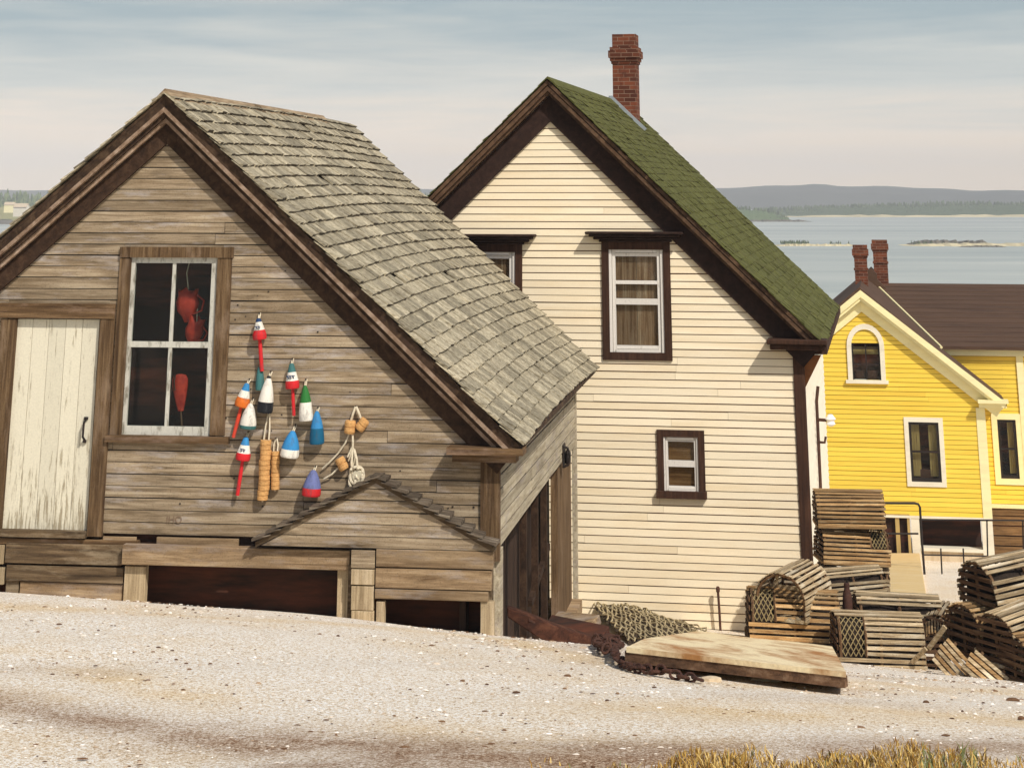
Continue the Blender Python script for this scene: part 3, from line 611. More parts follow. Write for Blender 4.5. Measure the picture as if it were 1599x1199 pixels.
# crawlspace shade panel, beam and foundation
zG = lambda px: SH.p(px, 1000)[1]
mb = MB(); x0 = SH.p(-400, 900)[0]; mb.box(x0, uR - .05, .3, .34, -1.4, zb_wall - .02); mb.box(uR - .09, uR - .05, .2, .3, -1.4, zb_wall); mb.box(x0, uR - .05, .04, .06, zb_wall - .16, zb_wall - .003); mb.build('crawlspace_skirt', M['tar'], shed)  # dark boards added to make the crawlspace look shaded and stop stray sun
def planks(name, mat, rects, parent=shed, bev=.004):
    for (a, b, c_, d_, w0, w1) in rects:
        mb = MB(); rbox(mb, SH.rect(a, b, c_, d_, w1), w0, w1); mb.build(name, mat, parent, bevel=bev)
planks('floor_beam', M['beam_wood'], [(190, 855, 546, 886, .04, .14)])
planks('sill_fragment', M['beam_wood'], [(160, 838, 212, 853, .0, .03), (244, 840, 372, 854, .0, .03)])
planks('foundation_plank', M['dark_plank'], [(8, 849, 190, 881, .0, .06), (9, 884, 192, 909, -.01, .05)])
planks('foundation_plank', M['beam_wood'], [(30, 910, 191, 944, -.03, .03)])
planks('foundation_plank', M['pale_post'], [(-60, 850, 6, 880, .0, .05), (-60, 885, 6, 912, .0, .05)])
planks('foundation_plank', M['trim'], [(-300, 838, 215, 848, -.04, .045)])
planks('foundation_post', M['pale_post'], [(193, 884, 226, 950, -.02, .07), (526, 888, 546, 985, .0, .08)])
planks('foundation_post', M['dark_plank'], [(8, 905, 28, 945, -.03, .02)])
# ---- gabled cellar hatch built against the front
hw = .2
hatch = thing('cellar_hatch', None, None, (0, 0, 0)); hatch.parent = shed
hA = SH.p(588, 748, hw); hL = SH.p(400, 848, hw); hR = SH.p(772, 856, hw)
mb = MB(); zl = SH.p(590, 857, hw)[1]
clap(mb, gable_span(hA, (SH.p(408, 852, hw)[0], zl), (hR[0], zl), 0), zl, hA[1] - .01, .098, .016, (), (1.5, 5), .005, back=.1, wob=.003)
o = mb.build('hatch_wall', [M['wall_wood'], M['black']], hatch); o.location = (0, -hw, 0)
mb = MB()
for a, s in ((hL, 1), (hR, -1)):
    d = Vector((hA[0] - a[0], hA[1] - a[1])); L = d.length; d /= L; k = 11; e = L / k
    for i in range(k):
        q = Vector(a) + d * (i * e - (.03 if i == 0 else .0)); p2 = Vector(a) + d * ((i + 1) * e + .05)
        for yy in ((-hw - .06 - U(0, .02), -hw + .14), (-hw + .145, 0.0)):
            up = .03 + U(0, .012); t = U(.014, .02)
            mb.hexa([(q.x, yy[0], q.y + up), (p2.x, yy[0], p2.y + .006), (p2.x, yy[1], p2.y + .006), (q.x, yy[1], q.y + up), (q.x, yy[0], q.y + up + t * 1.6), (p2.x, yy[0], p2.y + .012), (p2.x, yy[1], p2.y + .012), (q.x, yy[1], q.y + up + t * 1.6)], 0)
    mb.hexa([(a[0], -hw - .03, a[1] - .03), (hA[0], -hw - .03, hA[1] - .03), (hA[0], 0, hA[1] - .03), (a[0], 0, a[1] - .03), (a[0], -hw - .03, a[1] + .015), (hA[0], -hw - .03, hA[1] + .015), (hA[0], 0, hA[1] + .015), (a[0], 0, a[1] + .015)], 1)
mb.build('hatch_roof', [wood('dark hatch shingle', S(52, 44, 38), S(96, 84, 70), S(150, 138, 120), 'x', S(60, 50, 42), .5, 30, .3), M['dark_plank']], hatch)
def hplank(name, mat, rects): planks(name, mat, [(a, b, c_, d_, hw - .07, hw + dz) for a, b, c_, d_, dz in rects], hatch)
hplank('hatch_board', M['beam_wood'], [(587, 859, 770, 887, .012), (586, 889, 767, 920, .006), (585, 922, 762, 937, .02)])
hplank('hatch_board', M['wall_wood'], [(548, 859, 585, 887, .01)])
hplank('patch_board', M['pale_post'], [(548, 889, 584, 913, .016), (548, 915, 583, 953, .008), (548, 954, 583, 985, .012)])
hplank('hatch_post', M['pale_post'], [(587, 939, 600, 985, 0.), (750, 939, 771, 1005, .0)])
mb = MB(); q = SH.rect(548, 880, 774, 1010, 0); mb.box(q[0], q[0] + .04, -hw + .05, 0, q[2], q[3]); mb.build('hatch_side', M['dark_plank'], hatch); mb = MB(); mb.box(q[1] - .06, q[1] - .02, -hw + .08, 0, q[2], zl); mb.build('hatch_side', M['dark_plank'], hatch)
# iron lantern bracket on the side wall
y0, z0 = SH.side(877, 712, uR); P = SH.world(uR + .02, y0, z0)
lt = thing('iron_bracket', 'small black iron lantern bracket on the grey side wall of the shed', 'bracket', P, (0, 0, -phi1)); lt.scale = (.55, .9, .8)
mb = MB(); mb.box(0, .03, -.12, .12, -.15, .17); mb.build('back_plate', M['black'], lt, bevel=.01)
mb = MB(); mb.tube([(.03, -.1, -.13), (.13, -.1, -.1), (.16, -.1, .02), (.12, -.1, .12), (.02, -.1, .15)], .018, 8); mb.build('hook', M['black'], lt)
mb = MB(); mb.lathe([(.03, -.1), (.06, -.08), (.065, .06), (.03, .1), (.015, .13)], 12, 0, (.09, .06, -.02)); mb.build('lamp_body', M['black'], lt)
# ------------------------------------------------------------------ the cream house
random.seed(31)
house = CR.empty('cream_house', 'cream clapboard house with dark brown trim, mossy green roof and brick chimney', 'house')
ov = .24
hA = CR.p(855, 123, ov); hE = CR.p(1286, 538, ov); hEL = (2 * hA[0] - hE[0], hE[1])
hin = CR.p(859, 187); T2 = (CR.p(859, 123)[1] - hin[1]); sl = (hA[1] - hE[1]) / (hE[0] - hA[0]); T2 *= math.cos(math.atan(sl))
hR_ = CR.p(1258, 700)[0]; hL_ = 2 * hA[0] - hR_
hB = CR.side(1308, 481, hE[0])[0] + ov
wr = (hR_, hE[1] + (hE[0] - hR_) * sl - .1); wl = (hL_, wr[1]); wa = (hA[0], hA[1] - .09)
zb0 = CR.p(1080, 1000)[1] - .15
def crect(*a, w=0.): return CR.rect(*a, w)
big = crect(952, 390, 1037, 550); sm = crect(1037, 682, 1091, 766); dx = CR.p(1041, 470)[0] - CR.p(809, 470)[0]
lf = (big[0] - dx, big[1] - dx, big[2] - .04, big[3] - .04)
mb = MB()
clap(mb, gable_span(wa, wl, wr, 0), zb0, wa[1],   .0945, .022, [(h[0] - .02, h[1] + .02, h[2] - .02, h[3] + .02) for h in (big, sm, lf)], (2, 5), .003, wob=.0015, gapz=.0125, flush=.7)
mb.build('front_wall', [M['cream'], M['lap']], house)
mb = MB(); z = zb0
while z < wr[1]:
    zt_ = min(z + .0945, wr[1] + .03); mb.add([(hR_ + .018, .0, z), (hR_ + .018, hB - ov, z), (hR_ - .02, hB - ov, z), (hR_ - .02, 0, z), (hR_ + .002, 0, zt_), (hR_ + .002, hB - ov, zt_)], [(0, 1, 5, 4), (0, 3, 2, 1)]); z += .0945
mb.box(hL_, hL_ + .05, .04, hB - ov, zb0, wl[1]); mb.box(hL_ + .05, hR_ - .03, hB - ov - .06, hB - ov, zb0, wr[1]); mb.prism([(hL_, wr[1]), (hR_ - .03, wr[1]), wa], hB - ov - .06, hB - ov)
mb.build('side_wall', M['cream_foot'], house)
mb = MB()
for e in (hE, hEL): mb.hexa([(hA[0], -ov, hA[1] - .06), (e[0], -ov, e[1] - .06), (e[0], hB, e[1] - .06), (hA[0], hB, hA[1] - .06), (hA[0], -ov, hA[1] - .012), (e[0], -ov, e[1] - .012), (e[0], hB, e[1] - .012), (hA[0], hB, hA[1] - .012)])
hroof = mb.build('roof', M['choc_dark'], house)
mb = MB()
for e in (hE, hEL): shingles(mb, hA, e, -ov - .02, lambda k: hB + ov + .04, .125, (.1, .28), .008, .012, -.01, .016, .014, .03)
mb.build('roof_shingles', [M['green'], M['green_butt']], hroof)
mb = MB(); 
for s in (1, -1):
    k = sl; mb.hexa([(hA[0], -ov - .01, hA[1] + .005), (hA[0] + s * .13, -ov - .01, hA[1] - .13 * k + .005), (hA[0] + s * .13, hB, hA[1] - .13 * k + .005), (hA[0], hB, hA[1] + .005), (hA[0], -ov - .01, hA[1] + .03), (hA[0] + s * .14, -ov - .01, hA[1] - .13 * k + .025), (hA[0] + s * .14, hB, hA[1] - .13 * k + .025), (hA[0], hB, hA[1] + .03)])
mb.build('ridge_cap', M['green'], hroof)
rakes(house, (hA[0], hA[1] - .014), hE, hEL, T2, ov, (
    ('rake_board', M['choc_mould'], .01, .12, ov - .06, ov + .01), ('rake_moulding', M['choc_dark'], .122, .15, ov - .06, ov - .02), ('rake_board', M['choc_mould'], .152, .27, ov - .07, ov - .0),
    ('rake_moulding', M['choc_mould'], .272, .36, .12, ov - .05), ('frieze_board', M['choc_dark'], .362, 1., .024, .075)))
mb = MB(); q = crect(1245, 548, 1264, 900, w=.03); rbox(mb, (hR_ - .115, hR_ + .03, zb0 + .02, wr[1] + .1), -.12, .035); mb.build('corner_board', M['choc'], house)
mb = MB(); q = crect(1197, 533, 1287, 538.5, w=.3); rbox(mb, (q[0], hE[0] + .05, q[2], q[3] + .02), -.02, .32); q2 = crect(1202, 539, 1282, 547, w=.24); rbox(mb, (q2[0], hE[0] + .02, q2[2], q[2] - .002), -.02, .25); mb.build('cornice_return', M['choc'], house, bevel=.012)
mb = MB(); mb.box(hR_ + .02, hE[0], .26, hB, hE[1] - .16, hE[1] - .1); mb.box(hE[0] - .03, hE[0] + .04, -ov, hB, hE[1] - .12, hE[1] - .015); mb.build('eave_soffit', M['choc'], house)
mb = MB(); mb.prism([(hR_ + .03, hE[1] - .16), (hE[0] - .05, hE[1] - .16), (hR_ + .03, hE[1] - .55)], .1, .2); mb.build('eave_bracket', paint('orange brown bracket', S(150, 92, 44), S(110, 66, 34), .6), house)
mb = MB(); mb.box(hR_ - .5, hR_ + .03, .0, .02, 0, .01)
# windows of the cream house
def cwin(rc, case, hood, rows, pane_mat, sash_w=.075, sillx=0., hooded=True):
    """rc sash opening; case casing width; rows: (z share of bars from top)"""
    x0, x1, z0, z1 = rc; mb = MB(); c = case
    rbox(mb, (x0 - c, x0, z0 - c * 1.0, z1 + c), -.03, .045); rbox(mb, (x1, x1 + c, z0 - c * 1.0, z1 + c), -.03, .045); rbox(mb, (x0, x1, z1, z1 + c), -.03, .043); rbox(mb, (x0 - sillx, x1 + sillx, z0 - c, z0), -.03, .043 if not sillx else .09)
    w = mb.build('window', M['choc'], house)
    if hood:
        mb = MB(); zt_ = z1 + c; o0, o1 = x0 - c, x1 + c
        for k, (e, za, zb, ww) in enumerate(((.03, 0, .03, .08), (.1, .032, .065, .13), (.155, .067, .1, .18), (.2, .102, .135, .22))): rbox(mb, (o0 - e, o1 + e, zt_ + za, zt_ + zb), -.02, ww)
        mb.build('window_hood', M['choc_dark'], w, bevel=.01)
    s = sash_w; mb = MB()
    for a, b, f in ((x0, x0 + s * .45, .03), (x0 + s * .5, x0 + s, .01), (x1 - s * .45, x1, .03), (x1 - s, x1 - s * .5, .01)): rbox(mb, (a + .001, b - .001, z0, z1), -.04, f)
    for a, b, f in ((z1 - s * .45, z1, .028), (z1 - s, z1 - s * .5, .008), (z0, z0 + s * .45, .028), (z0 + s * .5, z0 + s, .008)): rbox(mb, (x0 + s, x1 - s, a, b - .001), -.04, f)
    H = z1 - z0
    for t, th in rows: rbox(mb, (x0 + s, x1 - s, z1 - H * t - th / 2, z1 - H * t + th / 2), -.04, .012)
    mb.build('sash', M['white_sash'], w)
    mb = MB(); n = 2 if pane_mat != M['blind'] else 1; ww = (x1 - x0 - s) / n
    for i in range(n): mb.box(x0 + s * .5 + i * ww, x0 + s * .5 + (i + 1) * ww - .004, .05, .07, z0 + .02, z1 - .02)
    mb.build('window_shade', pane_mat, w)
    mb = MB(); mb.box(x0 + s * .7, x1 - s * .7, .02, .023, z0 + .03, z1 - .03); mb.build('window_pane', M['glass'], w)
cs_ = .098
cwin(big, cs_, True, ((.322, .045), (.51, .075)), M['shade'], .085)
cwin(lf, cs_, True, ((.322, .045), (.51, .075)), M['shade'], .085)
cwin(sm, .085, False, ((.5, .075),), M['blind'], .055, .1)
# chimney on the right slope
y0 = CR.side(958, 172, hA[0] + .35)[0]
def zroof(x): return hA[1] - (x - hA[0]) * sl
cw = .41; xc0 = None
P = CR.loc(at(957, 166, CR.world(hA[0] + .2, 6.2, 0).y)); xc0 = P.x
yc = 6.2; top = CR.loc(at(975, 54, CR.world(xc0, yc, 0).y)).z
zbm = zroof(xc0 + cw) - .2; hh = top - zbm
mb = MB(); mb.box(xc0, xc0 + cw, yc, yc + cw, zbm, top - .5)
ch = mb.build('chimney', M['brick'], hroof)
mb = MB()
for e, a, b in ((.02, .5, .455), (.04, .455, .4), (.065, .4, .28), (.04, .28, .22), (.0, .22, .0)): mb.box(xc0 - e, xc0 + cw + e, yc - e, yc + cw + e, top - a, top - b)
mb.build('chimney_cap', M['brick'], ch)
mb = MB(); mb.box(xc0 + .07, xc0 + cw - .07, yc + .07, yc + cw - .07, top - .0, top + .004); mb.build('flue', M['black'], ch)
mb = MB(); d = Vector((1, 0, -sl)).normalized(); n = Vector((sl, 0, 1)).normalized()
a = Vector((xc0 - .06, yc - .03, zroof(xc0 - .06))); b = Vector((xc0 + cw + .12, yc - .03, zroof(xc0 + cw + .12))); mb.bar(a + n * .04, b + n * .04, .08, .05, n)
mb.box(xc0 - .07, xc0 + .0, yc - .05, yc + cw, zroof(xc0) + .0, zroof(xc0) + .1); mb.build('chimney_flashing', M['flash'], ch)
# stake in front of the wall, insulator mast on the corner
P = onground(1126, 972); t = thing('stake', 'thin rusty stake standing in front of the cream wall', 'stake', P); 
q0 = CR.loc(P); P = CR.world(CR.p(1126, 960)[0], -.12, 0); P.z = gz(P.x, P.y); t.location = P; zt_ = CR.p(1124, 918, .12)[1] + CR.O.z - P.z
mb = MB(); mb.tube([(0, 0, -.1), (-.01, 0, zt_ * .5), (-.02, 0, zt_ - .03)], .016, 7); mb.build('stake_rod', M['rust'], t); mb = MB(); mb.lathe([(.016, 0), (.024, .01), (.026, .05), (.016, .07)], 10, 0, (-.02, 0, zt_ - .05)); mb.build('stake_head', M['rust'], t)
yI, zI = CR.side(1271, 655, hR_); P = CR.world(hR_ + .02, yI, zI)
t = thing('insulator_bracket', 'white porcelain insulator on a rusty bracket at the side of the cream house', 'insulator', P, (0, 0, -phi2))
mb = MB(); mb.tube([(.03, 0, -1.3), (.03, 0, .25), (.06, 0, .45)], .024, 8); mb.build('mast_pipe', M['rust'], t)
mb = MB(); mb.tube([(.03, 0, 0), (.16, -.05, .0)], .022, 8); mb.tube([(.03, 0, -.3), (.12, -.04, -.3), (.14, -.04, -.22)], .018, 8); mb.build('bracket_arm', M['rust'], t)
mb = MB(); mb.lathe([(.03, -.08), (.07, -.05), (.05, -.01), (.08, .02), (.055, .05), (.03, .08)], 14, 0, (.22, -.05, 0)); mb.build('insulator', M['porcelain'], t, True)
mb = MB(); mb.tube([(.05, 0, -1.35), (.05, 0, -3.6)], .02, 8); mb.build('downpipe', M['rust'], t)
# ------------------------------------------------------------------ the yellow house
random.seed(41)
yel = YE.empty('yellow_house', 'yellow clapboard house with cream trim, brown roof and two brick chimneys', 'house')
yo = .25
yA = YE.p(1343, 449, yo); yE = YE.p(1572, 630, yo); yEL = (2 * yA[0] - yE[0], yE[1])
ysl = (yA[1] - yE[1]) / (yE[0] - yA[0]); yR = YE.p(1540, 700)[0]; yLf = 2 * yA[0] - yR
T3 = (YE.p(1345, 449)[1] - YE.p(1345, 482)[1]) * math.cos(math.atan(ysl))
ywr = (yR, yE[1] + (yE[0] - yR) * ysl - .08); ywl = (yLf, ywr[1]); ywa = (yA[0], yA[1] - .1)
zy = YE.p(1440, 806)[1]; zg = YE.p(1440, 880)[1] - .5
def yr(*a, w=0.): return YE.rect(*a, w)
arch = yr(1330, 514, 1374, 593); low = yr(1421, 659, 1468, 752)
ydep = 6.5
mb = MB(); clap(mb, gable_span(ywa, ywl, ywr, 0), zy, ywa[1], .099, .014, [(arch[0], arch[1], arch[2], arch[3] - .3), (low[0], low[1], low[2], low[3])], (3, 7), .002, wob=.001, gapz=.011); mb.build('front_wall', [M['yellow'], M['ylap']], yel)
mb = MB(); mb.box(yLf, yLf + .05, .04, ydep, zg, ywl[1]); mb.box(yR - .03, yR + .004, .04, 1.7, zy, ywr[1] + .05); mb.build('side_wall', M['yellow'], yel)
mb = MB()
for e in (yE, yEL): mb.hexa([(yA[0], -yo, yA[1] - .05), (e[0], -yo, e[1] - .05), (e[0], ydep * .5 if e is yE else ydep, e[1] - .05), (yA[0], ydep, yA[1] - .05), (yA[0], -yo, yA[1] + .02), (e[0], -yo, e[1] + .02), (e[0], ydep * .5 if e is yE else ydep, e[1] + .02), (yA[0], ydep, yA[1] + .02)])
mb.v = mb.v[8:]; mb.f = [[k - 8 for k in f] for f in mb.f[6:]]; mb.m = mb.m[6:]; mb.r = mb.r[6:]   # right slope is cut at the valley below
yroof = mb.build('gable_roof', M['roof_brown'], yel)
rakes(yel, (yA[0], yA[1] - .055), yE, yEL, T3, yo, (('rake_board', M['butter'], .0, .34, yo - .06, yo + .01), ('rake_moulding', M['butter'], .345, .5, .1, yo - .03), ('frieze_board', M['butter'], .505, 1.05, .018, .06)))
mb = MB(); q = yr(1527, 625, 1575, 630, w=.28); rbox(mb, (q[0], yE[0] + .04, q[2], q[3]), -.02, .3); q2 = yr(1529, 631, 1570, 637, w=.2); rbox(mb, (q2[0], yE[0], q2[2], q[2] - .002), -.02, .2); mb.build('cornice_return', M['butter'], yel)
mb = MB(); q = yr(1533, 637, 1548, 872, w=.03); rbox(mb, (yR - .17, yR + .03, zy - .03, q[3]), -.1, .03); mb.build('corner_board', M['butter'], yel)
# arched window
def archpts(x0, x1, z0, zs, n=14, grow=0.):
    c = (x0 + x1) / 2; r = (x1 - x0) / 2 + grow; h = r * 1.12
    return [(c - r, z0)] + [(c - r * math.cos(PI * i / n), zs + h * math.sin(PI * i / n)) for i in range(n + 1)] + [(c + r, z0)]
x0, x1, z0, z1 = arch; r_ = (x1 - x0) / 2; zsp = z1 - r_ * 1.12
mb = MB(); inn = archpts(x0, x1, z0, zsp); out = archpts(x0, x1, z0, zsp, grow=.105)
for i in range(len(inn) - 1): mb.prism([inn[i], inn[i + 1], out[i + 1], out[i]], -.05, .02, 0, .5)
aw = mb.build('window', M['white'], yel)
mb = MB(); rbox(mb, (x0 - .16, x1 + .16, z0 - .075, z0 - .001), -.02, .09); mb.build('window_sill', M['white'], aw)
mb = MB(); mb.prism(archpts(x0, x1, z0, zsp, grow=.02), .16, .2); mb.build('dark_room', M['dark'], aw)
mb = MB(); c = (x0 + x1) / 2; mb.box(c - .012, c + .012, .0, .03, z0, z1 - .02); 
for t in (.62, .3): mb.box(x0, x1, .0, .028, z0 + (z1 - z0) * t - .012, z0 + (z1 - z0) * t + .012)
ins = archpts(x0, x1, z0, zsp, grow=-.035); base_ = archpts(x0, x1, z0, zsp, grow=.0)
for i in range(len(ins) - 1): mb.prism([ins[i], ins[i + 1], base_[i + 1], base_[i]], -.008, .04)
mb.build('sash', M['black'], aw)
mb = MB(); mb.box(x0 + .03, x1 - .03, .09, .1, z0 + (z1 - z0) * .78, z0 + (z1 - z0) * .86); mb.box(x0 + .03, x1 - .03, .09, .1, z0 + (z1 - z0) * .5, z0 + (z1 - z0) * .64); mb.build('curtain', M['curtain'], aw)
mb = MB()
for s in (0, 1): mb.box(x0 + .06 + s * (r_ - .04), x0 + r_ - .04 + s * (r_ - .02), .07, .1, z0 + .02, z0 + .2)
mb.build('window_box', M['rust'], aw)
mb = MB(); mb.prism(archpts(x0, x1, z0, zsp), .03, .033); mb.build('window_pane', M['glass'], aw)
def ywin(rc, case, parent=yel, yy=0., sash=True, mat=None, crt=(.0, .32, .68, 1.)):
    x0, x1, z0, z1 = rc; c = case; mb = MB(); mat = mat or M['white']
    for b in ((x0 - c, x0, z0 - c, z1 + c), (x1, x1 + c, z0 - c, z1 + c), (x0, x1, z1, z1 + c), (x0, x1, z0 - c, z0)): mb.box(b[0], b[1], yy - .04, yy + .02, b[2], b[3], 0, .5)
    w = mb.build('window', mat, parent)
    mb = MB(); s = .055; zm = (z0 + z1) / 2
    for b in ((x0, x0 + s, z0, z1), (x1 - s, x1, z0, z1), (x0 + s, x1 - s, z1 - s, z1), (x0 + s, x1 - s, z0, z0 + s * 1.3), (x0 + s, x1 - s, zm - .02, zm + .02)): mb.box(b[0], b[1], yy - .015, yy + .04, b[2], b[3])
    mb.build('sash', M['black'], w)
    mb = MB(); mb.box(x0, x1, yy + .3, yy + .32, z0, z1); mb.build('dark_room', M['dark'], w)
    L = x1 - x0 - 2 * s
    for a, b in ((crt[0], crt[1]), (crt[2], crt[3])):
        if b - a < .02: continue
        mb = MB(); k = 6; X0 = x0 + s + L * a; X1 = x0 + s + L * b
        for i in range(k): mb.box(X0 + (X1 - X0) * i / k, X0 + (X1 - X0) * (i + 1) / k, yy + .1 + .02 * (i % 2), yy + .13 + .02 * (i % 2), z0 + .1, z1 - .04)
        mb.build('curtain', M['curtain'], w)
    mb = MB(); mb.box(x0 + s * .5, x1 - s * .5, yy + .03, yy + .033, z0 + .02, z1 - .02); mb.build('window_pane', M['glass'], w); return w
w_ = ywin(low, .1); x0, x1, z0, z1 = low
mb = MB(); mb.box(x0 + .2, x1 - .2, .1, .25, z0 + .06, z0 + .24); mb.build('window_box', M['rust'], w_)
# wing on the right with the main roof
yw = 1.7; WR = lambda px, py: YE.p(px, py, -yw)
wx1 = WR(1597, 700)[0]; we = WR(1540, 541); wxe = WR(1800, 541)[0]
wwin = [*YE.rect(1560, 655, 1589, 747, -yw)]
mb = MB(); clap(mb, lambda z: (yR - 2.6, wxe), WR(1570, 787)[1], we[1] - .05, .099, .014, [(wwin[0], wwin[1], wwin[2], wwin[3])], (3, 7), .002, wob=.001, gapz=.011)
o = mb.build('wing_wall', [M['yellow'], M['ylap']], yel); o.location = (0, yw, 0)
ywin(wwin, .13, yel, yw, True, M['butter'], (0, .0, .55, 1.))
mb = MB(); mb.box(yR, wxe, yw - .05, yw + .02, WR(1570, 793)[1], WR(1570, 787)[1]); mb.box(wx1, wx1 + .16, yw - .05, yw + .02, WR(1570, 787)[1] + .002, we[1] - .2); mb.box(yR - 2.4, wxe, yw - .12, yw + .02, we[1] - .2, we[1] - .03); mb.build('wing_trim', M['butter'], yel)
mb = MB(); clap(mb, lambda z: (yR - .02, wxe), zg, WR(1570, 793)[1] - .002, .21, .03, (), (3, 7), .002, gapz=.03); o = mb.build('wing_base', [M['brown_body'], M['dark']], yel); o.location = (0, yw, 0)
rdep = 5.4; rz = YE.p(1480, 443, -(yw + rdep))[1]
mb = MB(); xa, xb = YE.p(1350, 443, -(yw + rdep))[0], wxe + .3
for s in (1, -1):
    ye = yw - .25 if s == 1 else yw + 2 * rdep
    k = 14
    for i in range(k):
        a, b = i / k, (i + 1) / k; ya_, yb_ = ye + (yw + rdep - ye) * a, ye + (yw + rdep - ye) * b; za, zb = we[1] + (rz - we[1]) * a, we[1] + (rz - we[1]) * b
        xs0 = xa + (0.0 if s == -1 else 0.); xl = xs0
        mb.hexa([(xl, ya_, za - .06), (xb, ya_, za - .06), (xb, yb_, zb - .06), (xl, yb_, zb - .06), (xl, ya_, za + .012), (xb, ya_, za + .012), (xb, yb_, zb), (xl, yb_, zb)])
mb.build('main_roof', M['roof_brown'], yel)
mb = MB(); mb.box(xa, wxe, yw + 2 * rdep - .3, yw + 2 * rdep - .2, zg, we[1]); mb.box(wxe - .05, wxe, yw + .05, yw + 2 * rdep - .3, zg, we[1]); mb.prism_x([(yw + .05, we[1]), (yw + 2 * rdep - .3, we[1]), (yw + rdep, rz - .08)], wxe - .05, wxe); mb.build('wing_back_wall', M['yellow'], yel)
# valley flashing between the two roofs
m_ = (rz - we[1]) / (rdep + .25); zgp = lambda x: yA[1] - .015 - (x - yA[0]) * ysl; yv = lambda x: (zgp(x) - we[1]) / m_ + yw - .25
xv = yA[0] + (yA[1] + .02 - we[1]) / ysl
top_ = [(yA[0], -yo), (yE[0], -yo), (yE[0], yw), (xv, yw - .25), (yA[0], min(yv(yA[0]), ydep + 1.5))]
mb = MB(); mb.add([(x, y, zgp(x)) for x, y in top_] + [(x, y, zgp(x) - .035) for x, y in top_], [(0, 1, 2, 3, 4), (9, 8, 7, 6, 5)] + [(i, i + 5, (i + 1) % 5 + 5, (i + 1) % 5) for i in range(5)], 0, .5); mb.build('gable_roof', M['roof_brown'], yel)
mb = MB(); pts = [(x, min(yv(x), ydep + 1.5), zgp(x) + .03) for x in (yA[0] + .05, yA[0] + (xv - yA[0]) * .5, xv)]
mb.tube(pts, .035, 6); mb.build('valley_flashing', M['butter'], yel)
for px0, px1, pt, yy, zb_, nm in ((1334, 1354, 383, 3.2, -.9, 'chimney'), (1364, 1386, 375, yw + rdep - .2, -.6, 'chimney')):
    a = YE.p(px0, 410, -yy)[0]; b = YE.p(px1, 410, -yy)[0]; tz = YE.p(1360, pt, -yy)[1]; w = b - a; bz = YE.p(1350, 448, -yy)[1] - .5
    mb = MB(); mb.box(a, b, yy, yy + w, bz, tz - .05)
    mb.box(a - .02, b + .02, yy - .02, yy + w + .02, tz - .6, tz - .55)
    c = mb.build('chimney', M['brick'], yroof)
    mb = MB()
    for e, p, q in ((.02, .3, .25), (.045, .25, .1), (.02, .1, .0)): mb.box(a - e, b + e, yy - e, yy + w + e, tz - p, tz - q)
    mb.build('chimney_cap', c.data.materials[0], c)
mb = MB(); q0 = YE.p(1352, 443, -(yw + rdep - .6)); q1 = YE.p(1388, 443, -(yw + rdep - .6)); q2 = YE.p(1360, 419, -(yw + rdep - .6)); mb.prism([(q0[0], q0[1] - .2), (q1[0], q1[1] - .2), (q1[0] - .3, q1[1] + .1), (q2[0] + .15, q2[1] - .15), (q2[0], q2[1]), (q2[0] - .14, q2[1] - .12)], yw + rdep - .6, yw + rdep + .6); mb.build('roof_saddle', M['roof_brown'], yroof)
# basement front
mb = MB(); q = yr(1424, 812, 1437, 868, w=.0); mb.box(q[0], q[1], -.02, .06, zg, zy - .04); mb.build('basement_post', M['white'], yel); mb = MB()
q = yr(1534, 806, 1549, 872); mb.box(q[0], yR + .02, -.02, .12, zg, zy - .04); mb.build('basement_post', M['white'], yel)
mb = MB(); q = yr(1400, 804, 1546, 810); rbox(mb, (yLf, yR + .03, q[2], zy + .01), -.03, .035); mb.build('sill_trim', M['white'], yel)
mb = MB(); a = YE.p(1437, 840)[0]; b = YE.p(1534, 840)[0]; zt2, zl2 = YE.p(1480, 812)[1], YE.p(1480, 856)[1]
mb.box(a, b, .5, .52, zl2 - .1, zt2 + .1); mb.box(a, b, .05, .5, zt2 + .0, zt2 + .03); mb.build('basement_opening', M['tar'], yel)
mb = MB(); mb.box(a, b, -.03, .3, YE.p(1480, 861)[1], zl2); mb.build('basement_shelf', M['white'], yel)
mb = MB(); mb.box(a, b, .02, .12, zg, YE.p(1480, 861)[1] - .002); mb.box(yLf, YE.p(1376, 840)[0], .0, .1, zg, zy - .04); mb.build('basement_wall', M['concrete'], yel)
mb = MB(); q = yr(1378, 802, 1422, 868); c = YE.p(1402, 830)[0]
mb.box(q[0] - .1, q[0], -.02, .06, zg, q[3]); mb.box(q[1] - .06, q[1], -.02, .06, zg, q[3]); mb.box(c - .045, c + .045, -.01, .06, zg, q[3] - .03); mb.box(q[0], q[1], -.025, .06, q[3] - .08, q[3])
dd = mb.build('basement_door', M['curtain'], yel); mb = MB(); mb.box(q[0], q[1], .08, .1, zg, q[3]); mb.build('door_pane', M['dark'], dd)
